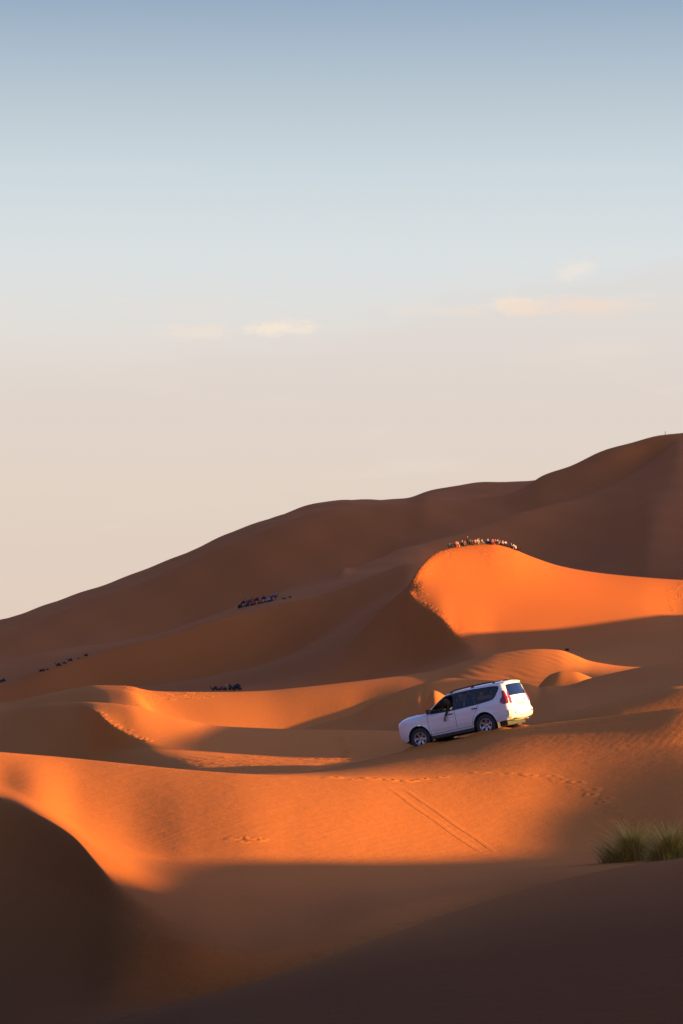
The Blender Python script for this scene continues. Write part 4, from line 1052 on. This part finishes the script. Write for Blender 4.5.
# far left string
for i, (u, v, sc) in enumerate([(41.0,671.6,.62),(43.8,670.9,.55),(47.6,669.8,.42),(59.0,666.0,.85),(64.6,663.8,.6),(70.6,661.3,.85),(78.4,658.9,.35),(86.6,656.2,.7)]):
    p = surf(u, v); camel('kneeling', p, rad(rng.uniform(150, 210)), 'black', f"tiny lying camel, {ORD[i]} from left in the string on the far left slope", 'string of camels on the far left slope', sc*1.05)
for i, (u, v, sc) in enumerate([(1.2,682.6,.8),(3.6,681.8,.9)]):
    p = surf(u, v); camel('kneeling', p, rad(175+i*20), 'black', ['dark camel lying cut by the left edge of the view', 'dark camel lying just right of the one at the left edge'][i], 'camels at the left edge', sc)

# the driver, arm out of the open window
dn = dict(pel=((.10,.40,.98),.14), spine=((.04,.40,1.14),.13), chest=((-.01,.41,1.33),.15), neck=((.02,.42,1.47),.06), head=((.06,.43,1.565),.085), crown=((.04,.43,1.64),.075),
    lsho=((.02,.60,1.40),.065), lelb=((.10,.90,1.275),.052), lwri=((.23,1.00,1.02),.040), lpalm=((.265,1.01,.935),.036),
    rsho=((.0,.22,1.40),.065), relb=((.22,.16,1.20),.05), rwri=((.50,.26,1.20),.038), rhand=((.60,.29,1.22),.045),
    lhip=((.16,.49,.97),.10), lknee=((.60,.50,1.02),.07), lank=((.78,.50,.66),.05), ltoe=((.92,.50,.64),.045),
    rhip=((.16,.31,.97),.10), rknee=((.60,.30,1.02),.07), rank=((.80,.30,.66),.05), rtoe=((.94,.30,.64),.045))
db = [b for b in BONES if b != ('lwri','lhand')] + [('lwri','lpalm')]
dmat = dict(BM); dmat[('lwri','lpalm')] = 2
for k, (dx, l) in enumerate([(-.030,.070),(-.010,.085),(.010,.090),(.030,.078)]):
    a, b = f'f{k}a', f'f{k}b'
    dn[a] = ((.265+dx*1.1, 1.013, .900), .011); dn[b] = ((.275+dx*1.4, 1.008, .900-l), .008)
    db += [('lpalm', a), (a, b)]; dmat[('lpalm', a)] = 2; dmat[(a, b)] = 2
dn['ta'] = ((.305, 1.0, .935), .012); dn['tb'] = ((.325, .995, .895), .009); db += [('lpalm','ta'),('ta','tb')]; dmat[('lpalm','ta')] = 2; dmat[('ta','tb')] = 2
dm = skin_mesh('person', dn, db, [CLOTH['black'], CLOTH['navy'], SKINS[1], HAIR, SHOE], dmat, sub=1, root='pel')
drv = link(bpy.data.objects.new('person', dm)); drv.matrix_world = CARM
tag(drv, 'driver in black long-sleeved top with left arm hanging out of the open car window', 'person')

# ---------------- grass
def grass_mat(name, base, tip):
    m, nt, b = new_mat(name); L = nt.links.new
    at = N(nt, 'ShaderNodeAttribute'); at.attribute_name = 'tip'
    no = N(nt, 'ShaderNodeTexNoise'); no.inputs['Scale'].default_value = 3.5
    geo = N(nt, 'ShaderNodeNewGeometry'); L(geo.outputs['Position'], no.inputs['Vector'])
    ad = N(nt, 'ShaderNodeMath', operation='MULTIPLY_ADD'); ad.inputs[1].default_value = .9; ad.use_clamp = True
    sb = N(nt, 'ShaderNodeMath', operation='MULTIPLY_ADD'); sb.inputs[1].default_value = 1.6; sb.inputs[2].default_value = -.95; L(no.outputs['Fac'], sb.inputs[0])
    L(at.outputs['Fac'], ad.inputs[0]); L(sb.outputs[0], ad.inputs[2])
    mx = N(nt, 'ShaderNodeMix', data_type='RGBA'); L(ad.outputs[0], mx.inputs['Factor']); mx.inputs['A'].default_value = (*base, 1); mx.inputs['B'].default_value = (*tip, 1)
    L(mx.outputs['Result'], b.inputs['Base Color']); b.inputs['Roughness'].default_value = .7
    b.inputs['Subsurface Weight'].default_value = 0.0
    return m
M_GRASS = grass_mat('dry_grass', (0.18, 0.135, 0.015), (0.66, 0.42, 0.045))
M_SHRUB = grass_mat('dark_shrub', (0.03, 0.035, 0.015), (0.06, 0.05, 0.02))
def tuft(name, u, v, wid, hgt, n, label, mat, lean=0.0, group=None, bw=.007):
    c = surf(u, v)
    vv, ff, tip = [], [], []
    for i in range(n):
        r = abs(rng.normal(0, .42)); r = min(r, 1.0); a = rng.uniform(0, 2*math.pi)
        bx, by = r*math.cos(a)*wid/2*.62, r*math.sin(a)*wid/2*.5
        out_ = Vector((math.cos(a), math.sin(a), 0)); ln = hgt*(1.02-.45*r)*rng.uniform(.4, 1.25)
        spread = .25 + 1.05*r + rng.uniform(0, .25)
        gx, gy = c.x+bx, c.y+by; gz_ = ground(gx, gy)-.03
        side = Vector((-math.sin(a+rng.uniform(-1,1)), math.cos(a+rng.uniform(-1,1)), 0)).normalized()
        b0 = len(vv); w_ = bw*rng.uniform(.6, 1.3); S_ = 5
        jit = Vector((rng.normal(0,.10), rng.normal(0,.10), 0))
        for k in range(S_+1):
            t = k/S_
            p_ = Vector((gx, gy, gz_)) + out_*(ln*spread*t*t*.9) + jit*t*ln + Vector((lean*ln*t*t, 0, ln*(t - .22*spread*t*t*t)))
            ww = w_*(1-.85*t)
            vv.append(p_ - side*ww - c); vv.append(p_ + side*ww - c); tip += [t, t]
        for k in range(S_): ff.append((b0+2*k, b0+2*k+1, b0+2*k+3, b0+2*k+2))
    o = mesh_obj(name, vv, ff, mat); o.location = c
    at_ = o.data.attributes.new('tip', 'FLOAT', 'POINT'); at_.data.foreach_set('value', tip)
    tag(o, label, 'grass' if name == 'grass_tuft' else 'shrub', group)
    return o
tuft('grass_tuft', 634, 861, 2.5, 1.0, 1600, 'larger dry grass tuft with yellow tips on the shaded dune brow', M_GRASS, -.05, 'grass tufts on the dune brow')
tuft('grass_tuft', 610, 862.5, 1.1, .62, 420, 'low dark green grass clump left of the larger tuft', M_GRASS, -.35, 'grass tufts on the dune brow')
tuft('grass_tuft', 671, 859, 2.3, .9, 1300, 'bushy dry grass tuft right of the larger one, at the view edge', M_GRASS, .05, 'grass tufts on the dune brow')
tuft('desert_shrub', 567, 650.5, 1.5, .45, 260, 'low dark shrub just behind the rippled crest right of the car', M_SHRUB, .1, None, .02)

# ---------------- marks in the sand
RAND = np.random.default_rng(5)
def prints(points, r, name, label, jitter=0.0, hk=1.0):
    vv, ff = [], []
    R_ = [0, .45, .78, 1.0, 1.6, 2.5]; Hh = [.004, .005, .024, .030, .014, -.012]
    SG = 11
    for p, d in points:
        px, py = p.x + RAND.normal(0, jitter), p.y + RAND.normal(0, jitter)
        rr = r*RAND.uniform(.7, 1.25); ang = d + RAND.normal(0, .35); kh = RAND.uniform(.6, 1.25)*hk
        b0 = len(vv)
        for j in range(1, len(R_)):
            for k in range(SG):
                a = 2*math.pi*k/SG; pass
                lx, ly = R_[j]*rr*1.4*math.cos(a), R_[j]*rr*math.sin(a)
                wob = 1+.12*math.sin(3*a+p.x*7)
                x = px + (lx*math.cos(ang)-ly*math.sin(ang))*wob; y = py + (lx*math.sin(ang)+ly*math.cos(ang))*wob
                vv.append((x, y, ground(x, y) + Hh[j]*kh*r/.16*(1+.25*math.sin(2*a+p.y))))
        vv.append((px, py, ground(px, py)+.004)); c_ = len(vv)-1
        for k in range(SG): ff.append((c_, b0+k, b0+(k+1) % SG))
        for j in range(len(R_)-2):
            for k in range(SG): ff.append((b0+j*SG+k, b0+(j+1)*SG+k, b0+(j+1)*SG+(k+1) % SG, b0+j*SG+(k+1) % SG))
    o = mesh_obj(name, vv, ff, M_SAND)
    tag(o, label, 'footprints', None, 'stuff')
    return o
def along(pix, step, zig=0.12):
    P3 = [surf(*q) for q in pix]; out_ = []; carry = 0; s_ = 1
    for a, b in zip(P3[:-1], P3[1:]):
        d = (b-a); l = math.hypot(d.x, d.y); t = carry
        while t < l:
            q = a + d*(t/l); n_ = Vector((-d.y, d.x, 0)).normalized()
            out_.append((q + n_*zig*s_, math.atan2(d.y, d.x))); s_ = -s_; t += step
        carry = t - l
    return out_
def scatter(poly, n):
    xs = [p[0] for p in poly]; ys = [p[1] for p in poly]; out_ = []
    while len(out_) < n:
        q = (RAND.uniform(min(xs), max(xs)), RAND.uniform(min(ys), max(ys)))
        if inside(q, poly): out_.append((surf(*q), RAND.uniform(0, 6.28)))
    return out_
crest_path = [(447,550.5),(440,553),(432,557.5),(424,565),(417,574.5),(412.5,583),(411.5,591.5),(415.5,600),(424,607.5),(434,613.5),(442,620),(449,627),(456,634),(464,640)]
prints(along(crest_path, .8, .2) + along(crest_path, .9, .5) + along(crest_path, 1.0, .0), .33, 'footprints', 'beaten trail of footprints along the curved crest of the sunlit dune', .55, 1.0)
prints(along([(470,549),(500,556),(530,566),(560,571),(600,576)], 1.0) + along([(478,548),(492,566),(520,573),(548,577),(585,580)], 1.3) + along([(455,552),(448,560),(446,570)], 1.2)
       + scatter([(470,548),(520,552),(560,568),(540,572),(490,560)], 60), .24, 'footprints', 'scattered footprints across the upper face of the sunlit dune', .35, .8)
prints(along([(683,583),(672,592),(668,604),(676,612)], 1.0) + along([(683,590),(676,600)], 1.0), .24, 'footprints', 'footprints climbing the sunlit dune at the right edge', .3)
prints(along([(118,686),(134,687.5),(143,693),(146,699),(141,705),(136,708)], .7) + along([(128,687),(142,695),(144,702)], .7, .5) + scatter([(136,689),(220,694),(220,698),(150,702)], 70), .24, 'footprints', 'footprints bunched where the glowing crest curls at the left', .35, .9)
prints(along([(97,712.5),(102,718),(110,725),(122,731),(136,737),(150,741.5)], .75), .20, 'footprints', 'line of footprints down the curved crest on the left', .1)
prints(scatter([(175,766),(200,757),(250,757),(310,759),(400,759.5),(345,765),(300,772),(250,772)], 260), .24, 'footprints', 'trampled footprints on the lit flat behind the near crest', .2, .55)
prints(along([(342,737),(345,745),(350,753),(348,757)], .9), .22, 'footprints', 'footprints crossing the shaded hollow left of the car', .15)
prints(along([(335,779),(370,779),(400,781),(430,778.5),(452,777)], .62), .13, 'footprints', 'footprints along the near crest below the car', .08)
prints(along([(478,774),(505,774),(530,775),(556,778),(575,784),(595,796),(620,812),(650,834)], .60) + along([(545,777),(566,780),(590,793)], .6), .13, 'footprints', 'line of footprints over the lit slope towards the grass', .06, .6)
prints(along([(118,1021),(190,999),(260,978),(320,960),(385,936),(440,916),(475,903)], .55), .10, 'footprints', 'faint line of footprints along the dark near brow', .05, .8)
prints(scatter([(225,836),(260,838),(240,845)], 6), .12, 'footprints', 'few footprints in the middle of the near lit slope', .05)

def ruts(pix, name, label, half=.78, rut=.13, h=.04, both=(1, -1)):
    P3 = [surf(*q) for q in pix]
    fine = []
    for a, b in zip(P3[:-1], P3[1:]):
        n = max(2, int((b-a).length/.22))
        fine += [a + (b-a)*(i/n) for i in range(n)]
    fine.append(P3[-1])
    for _ in range(8): fine = [fine[0]] + [(fine[i-1]+fine[i]*2+fine[i+1])/4 for i in range(1, len(fine)-1)] + [fine[-1]]
    prof = [(-2.0,-.03),(-1.45,.6*h),(-1.0,h),(-.55,.002),(.55,.002),(1.0,h),(1.45,.6*h),(2.0,-.03)]
    vv, ff = [], []
    for sg in both:
        b0 = len(vv)
        for i, p_ in enumerate(fine):
            d = fine[min(i+1, len(fine)-1)] - fine[max(0, i-1)]; n_ = Vector((-d.y, d.x, 0)).normalized()
            fade = min(1, i/8, (len(fine)-1-i)/8)
            for o_, hh in prof:
                q = p_ + n_*(sg*half + o_*rut + .02*math.sin(i*.35+sg))
                vv.append((q.x, q.y, ground(q.x, q.y) + (hh*(1+.35*math.sin(i*1.7+o_)) if hh > 0 else hh)*fade - .004*(1-fade)))
        m = len(prof)
        for i in range(len(fine)-1):
            for j in range(m-1): ff.append((b0+i*m+j, b0+(i+1)*m+j, b0+(i+1)*m+j+1, b0+i*m+j+1))
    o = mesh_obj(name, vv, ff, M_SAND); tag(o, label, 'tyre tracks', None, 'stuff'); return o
ruts([(388,783),(405,794),(430,812),(462,834),(498,857)], 'tyre_tracks', 'pair of tyre tracks running down the lit near slope', .24, .06, .0035)
# the car's own fresh ruts behind it
cR = CARM @ Vector((AX_R, 0, 0)); back = -HEAD
tr = [cR + back*d + Vector((0, .02*d, 0)) for d in (0.0, 1.5, 3, 4.5, 6, 8)]
ruts([(UC + F*q.x/q.y, VH - (ground(q.x, q.y)-CZ)*F/q.y) for q in tr], 'tyre_tracks', 'fresh tyre ruts in the sand right behind the car', .79, .12, .010)
# sand heaped at the tyres
for cx in (AX_F, AX_R):
    for sd in (1, -1):
        q = CARM @ Vector((cx, sd*.79, 0))
        vv, ff = [], []
        for i in range(7):
            for k in range(20):
                a = 2*math.pi*k/20; r = .12 + .11*i
                dx, dy = r*1.35*math.cos(a), r*.62*math.sin(a)
                X, Y_ = q.x + dx*HEAD.x + dy*LEFT.x, q.y + dx*HEAD.y + dy*LEFT.y
                hh = [.05,.075,.085,.07,.04,.01,-.03][i]*(1+.3*math.sin(3*a+cx))
                vv.append((X, Y_, ground(X, Y_)+hh))
        for i in range(6):
            for k in range(20): ff.append((i*20+k, (i+1)*20+k, (i+1)*20+(k+1) % 20, i*20+(k+1) % 20))
        tag(mesh_obj('sand_heap', vv, ff, M_SAND), 'sand pushed up around a tyre of the car', None, None, 'stuff')
